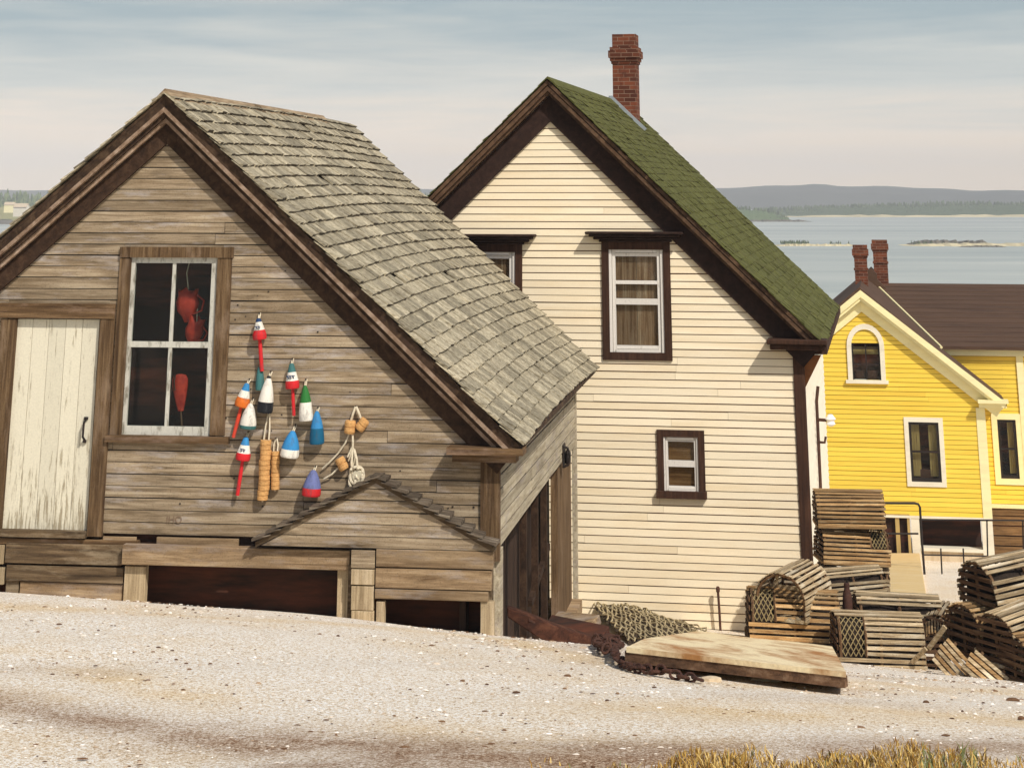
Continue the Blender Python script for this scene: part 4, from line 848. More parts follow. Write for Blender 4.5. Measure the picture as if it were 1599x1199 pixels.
# ramp and railing in front of the door
B0, B1 = onground(1389, 934), onground(1447, 936); T0 = YE.world(YE.p(1387, 865)[0], -.1, YE.p(1387, 865)[1]); T1 = YE.world(YE.p(1436, 865)[0], -.1, YE.p(1436, 865)[1])
rp = thing('door_ramp', 'tan plywood ramp sloping down from the basement door of the yellow house', 'ramp', (B0 + B1) / 2); Lc = rp.location.copy()
dz = Vector((0, 0, .12)); up_ = Vector((0, 0, .04)); mb = MB(); mb.hexa([B0 - dz - Lc, B1 - dz - Lc, T1 - dz - Lc, T0 - dz - Lc, B0 + up_ - Lc, B1 + up_ - Lc, T1 + up_ - Lc, T0 + up_ - Lc]); mb.build('ramp_deck', M['ramp'], rp, bevel=.01)
mb = MB()
for p, q in ((B0, T0), (B1, T1)):
    mid = (p + q) / 2 - Lc; mb.box(mid.x - .06, mid.x + .06, mid.y - .06, mid.y + .06, mid.z - 1.2, mid.z - .1)
mb.build('ramp_prop', M['dark_plank'], rp)
Yr = 41.; rl = thing('pipe_railing', 'black pipe railing beside the ramp of the yellow house', 'railing', onground(1446, 915)); Lc = rl.location.copy()
def AT(px, py, Y): return at(px, py, Y) - Lc
mb = MB(); mb.tube([AT(1340, 785, Yr), AT(1428, 785.5, Yr), AT(1434, 787, Yr), AT(1436.5, 792, Yr), AT(1440, 850, Yr), AT(1446, 925, Yr)], .024, 8); mb.build('top_rail', M['black'], rl)
mb = MB(); mb.tube([AT(1436, 811, Yr), AT(1660, 813, Yr + 1.5)], .016, 6); mb.build('long_rail', M['black'], rl)
mb = MB(); mb.tube([AT(1360, 833, Yr), AT(1434, 833, Yr)], .018, 6); mb.tube([AT(1440, 866, Yr), AT(1541, 868, Yr + .7)], .014, 6); mb.build('lower_rail', M['black'], rl)
for px in (1469, 1504, 1541, 1597):
    Yq = Yr + (px - 1436) / 150; mb = MB(); mb.tube([AT(px, 812 if px > 1530 else 856, Yq), AT(px + 2, 898, Yq)], .016, 6); mb.build('railing_post', M['black'], rl)
# ------------------------------------------------------------------ buoys on the shed wall
random.seed(51)
Bm = lambda *n: [M['b_' + k] for k in n]
ppm = abs(SH.p(400, 600)[0] - SH.p(401, 600)[0])           # metres per photo pixel on the gable
def hang(name, label, cat, nail, low, group=None):
    a = SH.p(*nail); b = SH.p(*low); P = SH.world(a[0], 0, a[1]); L = math.hypot(b[0] - a[0], b[1] - a[1])
    r = thing(name, label, cat, P, (0, 0, 0), group)
    ang = math.atan2(b[0] - a[0], -(b[1] - a[1]))
    r.rotation_mode = 'XYZ'; r.rotation_euler = (Matrix.Rotation(-phi1, 4, 'Z') @ Matrix.Rotation(-ang, 4, 'Y')).to_euler()
    mb = MB(); mb.tube([(0, .02, 0), (0, -.05, .004)], .006, 6); mb.lathe([(.011, 0), (.011, .004)], 8, 0, (0, 0, 0)); mb.build('nail', M['black'], r)
    return r, L
GB = 'painted lobster buoys hung on the shed wall'
def buoy(label, nail, tip, base, w, bands, shape='bullet', stick=None, cap=None):
    """tip/base in photo pixels along the axis; bands: [(share from the tip, colour)]"""
    r, L = hang('lobster_buoy', label, 'buoy', nail, base, GB)
    t0 = math.hypot(tip[0] - nail[0], tip[1] - nail[1]) * ppm * .95; Rm = w * ppm / 2; off = -(Rm + .012)
    cols = []; prof = []
    for _, c in bands:
        if c not in cols: cols.append(c)
    n = 22; H = L - t0
    def rad(t):
        if shape == 'cone': return Rm * (.30 + .70 * min(1, t / .82)) * (.6 if t < .001 else 1)
        if shape == 'slim': return Rm * (.5 + .5 * math.sin(min(1, t * 1.3) * PI / 2))
        return Rm * (.16 + .84 * math.sin(min(1, t * 1.05) * PI / 2) ** .75)
    for i in range(n + 1):
        t = i / n; k = 0
        for q, (f, c) in enumerate(bands):
            if t >= f - 1e-6: k = q
        prof.append((rad(t), -t0 - H * t, cols.index(bands[k][1])))
    prof.append((Rm * .93, -t0 - H - .012, cols.index(bands[-1][1])))
    mb = MB(); mb.lathe(prof, 22, 0, (0, off, 0)); b = mb.build('buoy_body', Bm(*cols), r, True)
    mb = MB(); s = Rm * .25
    mb.tube([(-s * .3, off, -t0 - .02), (-.008, -.02, 0), (.008, -.02, 0), (s * .3, off, -t0 - .02)], .0055, 6); mb.build('rope_loop', M['rope'], r)
    if stick:
        ex, wid, col = stick; sl_ = math.hypot(ex[0] - base[0], ex[1] - base[1]) * ppm
        mb = MB(); mb.tube([(0, off, -L + .02), (0, off, -L - sl_ * .4), (0, off, -L - sl_)], [wid * ppm * .36, wid * ppm * .5, wid * ppm * .46], 10); mb.build('spindle', M['b_' + col], r)
    if cap: mb = MB(); mb.lathe([(rad(.0) * 1.3, -t0 + .005), (rad(.06) * 1.15, -t0 - H * .1)], 14, 0, (0, off, 0)); mb.build('cap', M['b_' + cap], r)
    return r, off, Rm, t0, H
def marks(q, t, n, seed):       # dark painted strokes on a white band
    r, off, Rm, t0, H = q; random.seed(seed); mb = MB()
    for i in range(n):
        x = (i - (n - 1) / 2) * Rm * .42; z = -t0 - H * t; y = off - math.sqrt(max(0, Rm * Rm * .8 - x * x)) - .004; h = H * .06
        mb.bar((x - U(0, .012), y, z + h), (x + U(0, .012), y, z - h), .008, .004, (0, 1, 0)); mb.bar((x - .012, y, z + h), (x + .014, y, z + h * U(.6, 1)), .007, .004, (0, 1, 0))
    mb.build('painted_mark', M['b_navy'], r)
q = buoy('navy, white and red lobster buoy with a red stick, topmost on the shed wall', (406.5, 489), (406.5, 496), (409, 527), 21, [(0, 'navy'), (.18, 'white'), (.55, 'red')], 'cone', ((408, 574), 6.5, 'red')); marks(q, .45, 2, 1)
buoy('slim dark green float hanging straight below the topmost buoy', (408.5, 566), (408.5, 572), (408, 606), 13, [(0, 'teal')], 'slim')
q = buoy('white lobster buoy with a black bottom band and black tip', (424.5, 580), (423, 586), (417, 640), 24, [(0, 'white'), (.72, 'black')], 'bullet', None, 'black')
buoy('blue, white and orange lobster buoy tilted on an orange stick beside the window casing', (391, 592), (390, 597), (381, 631), 22, [(0, 'blue'), (.3, 'white'), (.6, 'orange')], 'cone', ((364, 674), 6, 'scarlet'))
buoy('plain pale grey lobster buoy with a teal rim, below the orange one', (396, 622), (395, 628), (391, 665), 25, [(0, 'white'), (.88, 'teal')])
q = buoy('teal, white and red lobster buoy on a straight red stick, beside the green one', (458, 560), (458, 566), (460, 603), 21, [(0, 'teal'), (.35, 'white'), (.72, 'red')], 'cone', ((461, 643), 5.5, 'red')); marks(q, .56, 3, 2)
buoy('green lobster buoy with a white lower half', (479, 592), (478, 600), (481, 653), 21, [(0, 'green'), (.5, 'white')], 'bullet')
buoy('all blue lobster buoy with darker lower half, rightmost of the cluster', (498, 636), (498, 640), (498, 689), 22, [(0, 'blue'), (.52, 'deep')])
q = buoy('blue, white and red lobster buoy tilted on a red stick below the window corner', (389, 674), (388, 680), (383, 714), 22, [(0, 'blue'), (.33, 'white'), (.72, 'red')], 'cone', ((370, 763), 6, 'red')); marks(q, .58, 2, 3)
buoy('wide blue lobster buoy with a white bottom band', (462.5, 663), (461, 670), (456, 709), 28, [(0, 'blue'), (.72, 'white')])
buoy('violet lobster buoy with a red bottom band just above the hatch roof', (494, 727), (493, 731), (490, 769), 28, [(0, 'violet'), (.7, 'red')])
def corks(label, nail, top, bot, w, n):
    r, L = hang('cork_float', label, 'float', nail, bot, 'strings of cork floats on the shed wall')
    t0 = math.hypot(top[0] - nail[0], top[1] - nail[1]) * ppm; Rm = w * ppm / 2; off = -(Rm + .012); h = (L - t0) / n
    for i in range(n):
        mb = MB(); z = -t0 - i * h; k = Rm * U(.9, 1.03); ox, oy = U(-.004, .004), U(-.004, .004)
        mb.lathe([(k * .93, z - .001), (k, z - h * .08), (k, z - h * .9), (k * .93, z - h + .001)], 16, 0, (ox, off + oy, 0)); mb.build('cork', M['cork'], r)
    mb = MB()
    for s in (-1, 1): mb.tube([(s * Rm * .45, off, -t0), (s * .02, off * .7, -t0 * .5), (s * .005, -.025, 0)], .0075, 6)
    mb.tube([(0, off, -t0), (0, off, -L - .015)], .008, 6); mb.build('rope', M['rope'], r)
corks('long string of tan cork floats on a doubled rope', (421, 645), (420, 681), (413, 779), 17, 12)
corks('short thin string of tan cork floats right of the long one', (432.5, 684), (433.5, 701), (432, 763), 13, 9)
# rope with corks and a wooden block hung from a nail
r, L = hang('rope_tackle', 'pale rope tackle with three corks and a wooden block above the hatch roof', 'tackle', (557.5, 634), (557.5, 700))
def W2(px, py, w): a = SH.p(px, py); b = SH.p(557.5, 634); return Vector((a[0] - b[0], -w, a[1] - b[1]))
for (px, py, a, wd, ln) in ((548, 665, .1, 17, 18), (567, 662, .7, 15, 17), (534, 722, -.5, 15, 18)):
    mb = MB(); c = W2(px, py, .06); mb.lathe([(wd * ppm * .43, -ln * ppm / 2), (wd * ppm * .5, -ln * ppm * .35), (wd * ppm * .5, -ln * ppm * .05), (wd * ppm * .42, 0), (wd * ppm * .5, ln * ppm * .05), (wd * ppm * .5, ln * ppm * .35), (wd * ppm * .43, ln * ppm / 2)], 16)
    o = mb.build('cork', M['cork'], r); o.location = c; o.rotation_euler = (0, a, 0)
for pts, rd in (([(557, 634), (553, 645), (549, 656)], .011), ([(558, 634), (562, 643), (565, 653)], .011), ([(547, 674), (540, 690), (528, 706), (514, 720), (503, 729)], .008), ([(551, 674), (552, 688), (551, 700)], .01), ([(550, 697), (543, 712)], .008), ([(527, 729), (518, 738), (505, 745)], .008), ([(552, 697), (548, 708), (544, 718)], .007), ([(551, 700), (549, 722), (550, 740)], .012), ([(553, 700), (557, 715), (558, 735)], .012), ([(552, 698), (555, 712), (551, 726)], .008)):
    mb = MB(); mb.tube([W2(x, y, .05 + .01 * (i % 2)) for i, (x, y) in enumerate(pts)], rd, 6); mb.build('rope', M['rope'], r)
mb = MB()
for (cx, cy, rx, ry, rd) in ((557, 741, 10.5, 14, .014), (550, 745, 5, 15, .012), (561, 738, 5, 9, .011)):
    mb.tube([W2(cx + rx * math.cos(k * PI / 10), cy + ry * math.sin(k * PI / 10), .06 + .02 * math.sin(k)) for k in range(20)], rd, 6, closed=True)
mb.build('rope_coil', M['rope'], r)
mb = MB(); c = W2(558, 742, .05); mb.lathe([(.05, -.02), (.055, 0), (.05, .02)], 14); o = mb.build('wooden_block', M['brass'], r); o.location = c; o.rotation_euler = (PI / 2, 0, 0)
# things hanging behind the shed window
def inside(px, py, w): x, z = SH.p(px, py, w); return SH.world(x, -w, z)
P = inside(294, 452, -.3); t = thing('red_bailer', 'red plastic bailer with a handle hanging behind the upper right window pane', 'bailer', P, (0, 0, -phi1))
def bailer(t, s):
    mb = MB(); n = 12; rings = [(.105, 0., .045), (.098, -.06, .012), (.118, -.12, .01), (.10, -.19, .01), (.05, -.25, 0), (.024, -.30, 0)]
    vs = []; fs = []
    for k, (r_, z, j) in enumerate(rings):
        for i in range(n): a = 2 * PI * i / n; vs.append((r_ * s * math.cos(a), r_ * .7 * s * math.sin(a), z * s + (U(-j, j) if j else 0) * s))
    for k in range(len(rings) - 1):
        for i in range(n): fs.append((k * n + i, k * n + (i + 1) % n, (k + 1) * n + (i + 1) % n, (k + 1) * n + i))
    mb.add(vs, fs); b = mb.build('scoop', M['plastic'], t, True); b.modifiers.new('t', 'SOLIDIFY').thickness = .006
    mb = MB(); mb.tube([(.1 * s, -.02, -.05 * s), (.17 * s, -.02, -.1 * s), (.15 * s, -.02, -.19 * s), (.07 * s, -.02, -.22 * s)], .009, 6); mb.build('handle', M['plastic'], t)
bailer(t, 1.); mb = MB(); mb.tube([(0, 0, -.0), (-.03, .02, .15), (0, .03, .3)], .006, 5); mb.build('cord', M['rope'], t)
P = inside(308, 500, -.3); t = thing('red_bailer', 'smaller red plastic bailer hanging below the other, beside the window bar', 'bailer', P, (0, .25, -phi1)); bailer(t, .8)
mb = MB(); mb.tube([(0, 0, -.02), (-.03, .0, .1)], .006, 5); mb.build('cord', M['rope'], t)
P = inside(281, 584, -.18); t = thing('red_paddle_float', 'red teardrop float on a thin rod behind the lower right window pane', 'float', P, (0, -.08, -phi1))
mb = MB(); pr = [(.02, .0), (.06, -.012), (.078, -.05), (.076, -.1), (.06, -.19), (.045, -.26), (.03, -.31), (.028, -.325)]; mb.lathe([(a, z, 0) for a, z in pr], 18); b = mb.build('float_body', M['plastic'], t, True); b.scale = (1, .6, 1)
mb = MB(); mb.tube([(-.03, -.055, .0), (-.043, -.053, -.06), (-.04, -.048, -.14)], .009, 6); mb.build('stripe', M['dark'], t)
mb = MB(); mb.tube([(0, 0, -.32), (.012, 0, -.52)], .007, 6); mb.build('rod', M['bow'], t)
# ------------------------------------------------------------------ lobster traps
GT = 'wooden lobster traps piled beside the houses'
TL, TW, TH_ = .92, .60, .48
def dsec(s): # half-round section, s from 0 (left foot) to 1 (right foot)
    hs = TH_ * .42; hw = TW / 2; arc = PI * math.hypot(hw, TH_ - hs) / 1.414; tot = 2 * hs + arc; d = s * tot
    if d < hs: return (-hw, d), (-1, 0)
    if d > tot - hs: return (hw, tot - d), (1, 0)
    a = PI - (d - hs) / arc * PI; return (hw * math.cos(a), hs + (TH_ - hs) * math.sin(a)), (math.cos(a), math.sin(a))
def make_trap(seed, lath, net=None, open_end=False, miss=()):
    random.seed(seed); root = thing('lobster_trap', None, None)
    hx = TL / 2; mb = MB()
    for s in (-1, 1): mb.box(-hx, hx, s * TW / 2 - .02, s * TW / 2 + .02, 0, .035)
    for x in (-hx, 0, hx): mb.box(x - .02, x + .02, -TW / 2 + .02, TW / 2 - .02, .002, .033)
    for k in range(5): y = -TW / 2 + .09 + k * .105; mb.box(-hx, hx, y - .025, y + .025, .035, .046)
    mb.build('base_frame', lath, root)
    for x in (-hx + .03, 0, hx - .03):
        mb = MB(); pts = []
        for i in range(17): (y, z), _ = dsec(i / 16); pts.append((x, y * .97, z * .985 + .01))
        mb.tube(pts, .017, 6); mb.build('bow', M['bow'], root)
    mb = MB(); n = 22
    for i in range(n):
        if i in miss: continue
        s = (i + .5) / n; (y, z), (ny_, nz_) = dsec(s); nrm = Vector((0, ny_, nz_)).normalized(); tng = Vector((0, -nrm.z, nrm.y))
        segs = [(-hx - U(.0, .02), hx + U(.0, .02))]
        if net and net[0] <= i <= net[1]: segs = [(net[3], hx)] if net[2] < 0 else [(-hx, net[3])]
        for a, b in segs:
            c = Vector(((a + b) / 2, y, z + .012)) + nrm * .014 ; X = Vector(((b - a) / 2, U(-.006, .006), U(-.006, .006)))
            mb.obox(c, X, tng * U(.016, .0215), nrm * .0055)
    mb.build('lath', lath, root)
    if net:
        mb = MB(); x0, x1 = (-hx + .02, net[3]) if net[2] < 0 else (net[3], hx - .02); sa, sb = net[0] / n, (net[1] + 1) / n
        for d in (-1, 1):
            for k in range(-4, 9):
                pts = []
                for j in range(9):
                    f = j / 8; xx = x0 + (x1 - x0) * (k / 5 + d * f * .9 + (0 if d > 0 else .0))
                    if x0 - .01 <= xx <= x1 + .01: (y, z), (a_, b_) = dsec(sa + (sb - sa) * f); pts.append((xx, y * .99, z + .012 + U(-.004, .004)))
                if len(pts) > 1: mb.tube(pts, .0055, 4)
        mb.build('netting', M['twine'], root)
        mb = MB(); xx = net[3]
        pts = [(xx, dsec(sa + (sb - sa) * j / 6)[0][0] * 1.03, dsec(sa + (sb - sa) * j / 6)[0][1] + .015) for j in range(7)]; mb.tube(pts, .014, 6); mb.build('net_batten', M['bow'], root)
    if not open_end:
        mb = MB(); vs = []; nn = 13
        for x in np.linspace(-hx + .04, hx - .04, 9):
            for i in range(nn): (y, z), _ = dsec(i / (nn - 1)); q = .84 + .06 * math.sin(x * 11 + i); vs.append((x, y * q, .02 + z * q))
        mb.add(vs, [(a * nn + b, a * nn + b + 1, a * nn + nn + b + 1, a * nn + nn + b) for a in range(8) for b in range(nn - 1)], 0, .4); mb.build('net_head', M['tarred'], root)  # solid dark sheet added in place of net heads, to darken lath gaps
    for e in (-1, 1):
        if open_end and e == -1:
            mb = MB()
            for k in range(3): mb.box(-hx + .28, -hx + .295, -TW / 2 + .08, TW / 2 - .08, .09 + k * .1, .13 + k * .1)
            for yy in (-.16, .16): mb.bar((-hx + .29, yy, .05), (-hx + .29, yy * .8, .42), .035, .014, (1, 0, 0))
            mb.build('inner_panel', lath, root); mb = MB()
            for k in range(6): mb.bar((-hx + .05 + k * .1, -.2, .05), (-hx + .18 + k * .1, .2, .05), .04, .012); 
            mb.build('floor_lath', lath, root); continue
        mb = MB(); x = e * (hx + .004)
        for k in range(6):
            z = .04 + k * (TH_ - .07) / 5.6; hs = TH_ * .42; yy = TW / 2 if z < hs else TW / 2 * math.sqrt(max(.03, 1 - ((z - hs) / (TH_ - hs)) ** 2))
            mb.box(x - .006, x + .006, -yy + U(-.01, .01), yy + U(-.01, .01), z, z + U(.032, .044))
        mb.build('end_lath', M['lath_end'], root)
        mb = MB(); mb.box(x - e * .022, x - e * .008, -.02, .02, .03, TH_ - .02); mb.build('end_post', M['bow'], root)
    return root
tp = [make_trap(1, M['lath']), make_trap(2, M['lath_grey'], (2, 8, -1, -.16)), make_trap(3, M['lath_grey'], None, True), make_trap(4, M['lath'], (4, 10, 1, .2)), make_trap(5, M['lath_grey'], None, False, (6,)), make_trap(6, M['lath_grey'], (13, 19, -1, .05))]
used = set()
def trap(k, label, px, py, Y=None, yaw=0., sc=1., tilt=0., roll=0., dz=0., size=(1, 1, 1)):
    o = tp[k]
    if k in used: o = copy_tree(o)
    used.add(k); P = onground(px, py) if Y is None else at(px, py, Y)
    o.location = P + Vector((0, 0, dz)); o.scale = (sc * size[0], sc * size[1], sc * size[2]); o.rotation_euler = (math.radians(roll), math.radians(tilt), math.radians(yaw)); tag(o, label, 'lobster trap', GT); return o
# front row and stack beside the cream house
ta = trap(1, 'grey lath trap with a netted left side, front one right of the plywood slab', 1371, 1037, None, -2, 1.0, 1.5); Ya = ta.location.y
tb = trap(3, 'brown lath trap with a netted left end, lying low against the slab', 1238, 1004, Ya + .75, -3, 1.07, 2); tb.scale.x *= -1; tb.rotation_euler.z = math.radians(177) if 0 else tb.rotation_euler.z; Yb = Ya + .75
tc_ = trap(2, 'open-ended grey trap showing its hollow inside, on top of the low brown trap', 1240, 958, Yb + .1, 62, .95, 0)
td = trap(4, 'brown lath trap behind the front netted one', 1402, 1004, Ya + .95, -3, 1.0, 2)
te0 = trap(0, 'weathered trap mostly hidden under the middle trap', 1335, 1000, Ya + 1.6, 2, .95, 0)
te = trap(4, 'pale lath trap in the middle of the pile, beside the open-ended one', 1330, 944, Ya + 1.5, 6, .78, -3)
Ys = Ya + 2.6
for k, lab, px, py, yw_, tl in ((0, 'dark trap at the hidden bottom of the tall stack', 1326, 984, 0, 1), (4, 'pale lath trap third from the top of the tall stack', 1332, 932, -5, 4.5), (3, 'brown trap with a small netted window, second from the top of the tall stack', 1330, 876, 3, 3), (0, 'brown lath trap on top of the tall stack against the yellow house', 1326, 819, -3, 0.5)):
    trap(k, lab, px, py, Ys, yw_, .88, tl, 0, 0, (1, 1, .88))
# pile at the right edge of the picture
Yc = onground(1540, 1058).y
trap(4, 'large trap with slatted end lying on top of the right hand pile', 1586, 947, Yc + .75, 24, 1.02, -5)
trap(0, 'dark slatted trap end under the large top trap', 1566, 1020, Yc + .75, 24, 1.05, -2)
trap(5, 'pale grey trap with netted side at the right picture edge', 1612, 1022, Yc + .12, 30, 1.0, -8, 0, .0)
trap(0, 'dark trap at the foot of the right hand pile, at the picture edge', 1640, 1062, Yc - .2, 20, .9)
trap(0, 'dark trap buried under the right hand pile', 1585, 1058, Yc + .5, 10, .85)
trap(0, 'narrow trap standing on its end between the two piles', 1462, 1046, Ya + .1, 78, .62, 0, 0, .0, (1, .8, 1.35))
trap(4, 'small broken trap lying tilted between the two piles', 1468, 1010, Ya + .9, 70, .8, 0, 14)
def lath_panel(label, px, py, Y, n, L, w, ang, lean):
    P = at(px, py, Y); t = thing('lath_panel', label, 'lath panel', P, (math.radians(lean), 0, 0), 'broken lath panels leaning at the foot of the right pile')
    ca, sa = math.cos(ang), math.sin(ang)
    for i in range(n):
        mb = MB(); c = Vector(((i - n / 2) * w * sa, 0, (i - n / 2) * -w * ca * -1)); d = Vector((ca, 0, -sa)) * L / 2 * U(.9, 1.08); mb.bar(c - d, c + d, w * .7, .012, (0, 1, 0)); mb.build('lath', M['lath'] if i % 2 else M['lath_grey'], t)
    mb = MB(); 
    for s in (-.3, .3): c = Vector((ca, 0, -sa)) * L * s; k = Vector((sa, 0, ca)) * n * w / 2; mb.bar(c - k + Vector((0, .016, 0)), c + k + Vector((0, .016, 0)), .03, .016, (0, 1, 0))
    mb.build('batten', M['bow'], t)
lath_panel('broken lath panel leaning steeply, left one at the foot of the right pile', 1494, 1036, Yc - .1, 6, .42, .048, .85, -20)
lath_panel('broken lath panel leaning, right one at the foot of the right pile', 1542, 1048, Yc - .25, 5, .42, .05, .72, -25)
def loose(label, a, b, Y, w, mat):
    A_, B_ = at(*a, Y), at(*b, Y - .15); t = (A_ + B_) / 2; mb = MB(); mb.bar(A_ - t, B_ - t, w, .025, (0, -1, .3)); o = mb.build('loose_board', mat, None, loc=t, bevel=.003); tag(o, label, 'board', 'loose boards between the trap piles')
loose('pale loose board slanting up between the piles, upper of the pair', (1450, 1012), (1476, 978), Ya - .35, .05, M['lath_grey'])
loose('pale loose board slanting from the front netted trap, lower of the pair', (1424, 1034), (1446, 1012), Ya - .35, .045, M['lath_grey'])
t = thing('dark_buoy', 'small dark brown buoy standing in front of the middle trap', 'buoy', at(1324, 953, Ya + .75)); mb = MB(); mb.lathe([(.05, 0), (.056, .06), (.05, .16), (.03, .22), (.035, .24), (.03, .28)], 14); mb.build('buoy_body', M['rust'], t, True); mb = MB(); mb.tube([(0, 0, .27), (.01, 0, .31)], .012, 6); mb.build('neck', M['black'], t)
# ------------------------------------------------------------------ plywood slab, net, chain, old timber
random.seed(61)
tops = [onground(x, y, h) for x, y, h in ((978, 1014, .12), (1321, 1049, .13), (1298, 1006, .11), (1092, 986, .11), (1006, 992, .11))]
c0 = sum(tops, Vector()) / 5; c0.z = gz(c0.x, c0.y)
# flatten the sheet into one plane
ptz = np.array([[p.x, p.y, 1] for p in tops]); co = np.linalg.lstsq(ptz, np.array([p.z for p in tops]), rcond=None)[0]
sl_t = thing('plywood_slab', 'thick weathered plywood slab lying on the gravel in front of the cream house', 'slab', c0)
poly = [Vector((p.x - c0.x, p.y - c0.y, co[0] * p.x + co[1] * p.y + co[2] - c0.z)) for p in tops]
mb = MB(); n = 5; mb.add(poly + [p - Vector((0, 0, .03)) for p in poly], [tuple(range(n)), tuple(range(2 * n - 1, n - 1, -1))] + [(i, i + n, (i + 1) % n + n, (i + 1) % n) for i in range(n)]); mb.build('slab_top', M['slab'], sl_t)
mb = MB()
for a, b in ((0, 1), (1, 2), (4, 0)):
    p, q = poly[a] - Vector((0, 0, .061)), poly[b] - Vector((0, 0, .061)); inn_ = (sum(poly, Vector()) / 5 - (p + q) / 2); inn_.z = 0; inn_.normalize(); p += inn_ * .035; q += inn_ * .035; d_ = (q - p).normalized()
    mb.bar(p + d_ * (0 if a == 0 else .08), q - d_ * (0 if a == 0 else .08), .05, .06, (0, 0, 1))
mb.build('slab_edge', M['slab_edge'], sl_t)
for f in (.2, .75):
    p = poly[0].lerp(poly[1], f) - Vector((0, 0, .13)); q = poly[4].lerp(poly[2], f) - Vector((0, 0, .13)); mb = MB(); mb.bar(p + (q - p) * .12, q, .1, .075); mb.build('sleeper', M['dark_plank'], sl_t)
# net
N = thing('fishing_net', 'heap of old olive fishing net draped at the corner of the cream house', 'net', onground(1000, 985)); NL = N.location.copy()
cor = {(0, 0): (903, 947, .16), (1, 0): (962, 941, .34), (0, 1): (982, 1004, .08), (1, 1): (1104, 989, .05)}
def netp(u, v):
    a = [cor[k] for k in ((0, 0), (1, 0), (0, 1), (1, 1))]; w = ((1 - u) * (1 - v), u * (1 - v), (1 - u) * v, u * v)
    px = sum(q[0] * k for q, k in zip(a, w)); py = sum(q[1] * k for q, k in zip(a, w)); P = onground(px, py + 4)
    hgt = .10 + .46 * math.sin(PI * min(1, max(0, u * .75 + .2))) * (1 - v) ** .8 + .05 * math.sin(9 * u + 5 * v) * (1 - v)
    return P + Vector((U(-.016, .016), U(-.016, .016), max(.02, hgt * .55) + U(-.015, .02))) - NL
nu, nv = 14, 24; G = [[netp((i + (.5 if j % 2 else 0)) / nu, j / nv) for i in range(nu + 1)] for j in range(nv + 1)]
mb = MB()
for j in range(nv):
    for i in range(nu + 1):
        for k in ((i, i + 1) if j % 2 else (i - 1, i)):
            if 0 <= k <= nu and R() > .03:
                a, b = G[j][i], G[j + 1][k]; mb.tube([a, (a + b) / 2 + Vector((U(-.012, .012), 0, U(-.018, .008))), b], .0095, 5)
mb.build('net_mesh', M['net'], N)
mb = MB(); vs = [q - Vector((0, 0, .045)) for row in G for q in row]; mb.add(vs, [(j * (nu + 1) + i, j * (nu + 1) + i + 1, (j + 1) * (nu + 1) + i + 1, (j + 1) * (nu + 1) + i) for j in range(nv) for i in range(nu)], 0, .5)
mb.build('net_heap', paint('tangled dark net', S(72, 58, 42), S(40, 32, 24), .8, .1, .95, 8), N)
# chain
def torus(mb, c, d, up, L, w, r):
    d = d.normalized(); s = d.cross(up).normalized(); pts = []
    for k in range(12): a = 2 * PI * k / 12; pts.append(c + d * math.cos(a) * L + s * math.sin(a) * w)
    mb.tube(pts, r, 6, closed=True)
CH = thing('rusty_chain', 'rusty iron chain lying in a pile and trailing along the slab edge', 'chain', onground(950, 1006)); cl_ = CH.location.copy()
path = [(930, 1004), (938, 996), (950, 992), (962, 997), (966, 1006), (955, 1012), (940, 1010), (932, 1003), (946, 1001), (960, 1008), (960, 1022), (972, 1034), (990, 1042), (1010, 1046), (1032, 1049), (1055, 1053), (1078, 1056), (1100, 1060)]
mb = MB(); pp = [onground(x, y, .03 + (.04 * math.exp(-((x - 950) / 18) ** 2))) for x, y in path]; acc = []; 
for i in range(len(pp) - 1):
    L = (pp[i + 1] - pp[i]).length; k = max(1, int(L / .052))
    for j in range(k): acc.append((pp[i].lerp(pp[i + 1], j / k), pp[i + 1] - pp[i]))
for i, (p, d) in enumerate(acc): torus(mb, p - cl_ + Vector((0, U(-.015, .015), U(-.01, .015))), d + Vector((U(-.02, .02), U(-.02, .02), U(-.02, .02))), Vector((.2, .3, 1)) if i % 2 else Vector((0, -1, .4)), .042, .025, .010)
for x in (1006, 1030, 1052, 1070): P = onground(x, 1045, .05) - cl_
for k in range(26):
    x = U(930, 968); y = U(994, 1012); P = onground(x, y, U(.015, .085)) - cl_; torus(mb, P, Vector((U(-1, 1), U(-.6, .6), U(-.5, .5))), Vector((U(-.5, .5), -.6, .6)), .042, .026, .010)
mb.build('chain_links', M['rust'], CH)
# curved old keel timber and scrap by the doorway
K0 = onground(860, 995); kt = thing('keel_timber', 'curved rusty red keel timber lying beside the shed doorway', 'timber', K0)
kp = [at(x, y, Y) for x, y, Y in ((792, 951, 20.0), (825, 966, 20.0), (860, 983, 20.1), (900, 997, 20.3), (940, 1006, 20.6), (962, 1009, 20.8))]
mb = MB()
vs = []
for i, p in enumerate(kp):
    h = (.06, .1, .13, .14, .12, .08)[i]; p = p - K0
    vs += [p + Vector((0, -.05, -h)), p + Vector((0, .09, -h)), p + Vector((0, .09, h * .45)), p + Vector((0, -.05, h * .45))]
mb.add(vs, [(i * 4 + j, i * 4 + (j + 1) % 4, i * 4 + 4 + (j + 1) % 4, i * 4 + 4 + j) for i in range(5) for j in range(4)] + [(0, 1, 2, 3), (20, 21, 22, 23)])
mb.build('timber_body', wood('red brown timber', S(40, 24, 18), S(74, 44, 31), S(108, 70, 50), 'x', S(40, 26, 22), .6, 12, .1, along=3, pscale=3), kt, bevel=.012)
mb = MB(); mb.tube([kp[1] - K0 + Vector((0, -.06, .0)), kp[4] - K0 + Vector((0, -.06, -.01))], .012, 6); mb.build('iron_strap', M['rust'], kt)
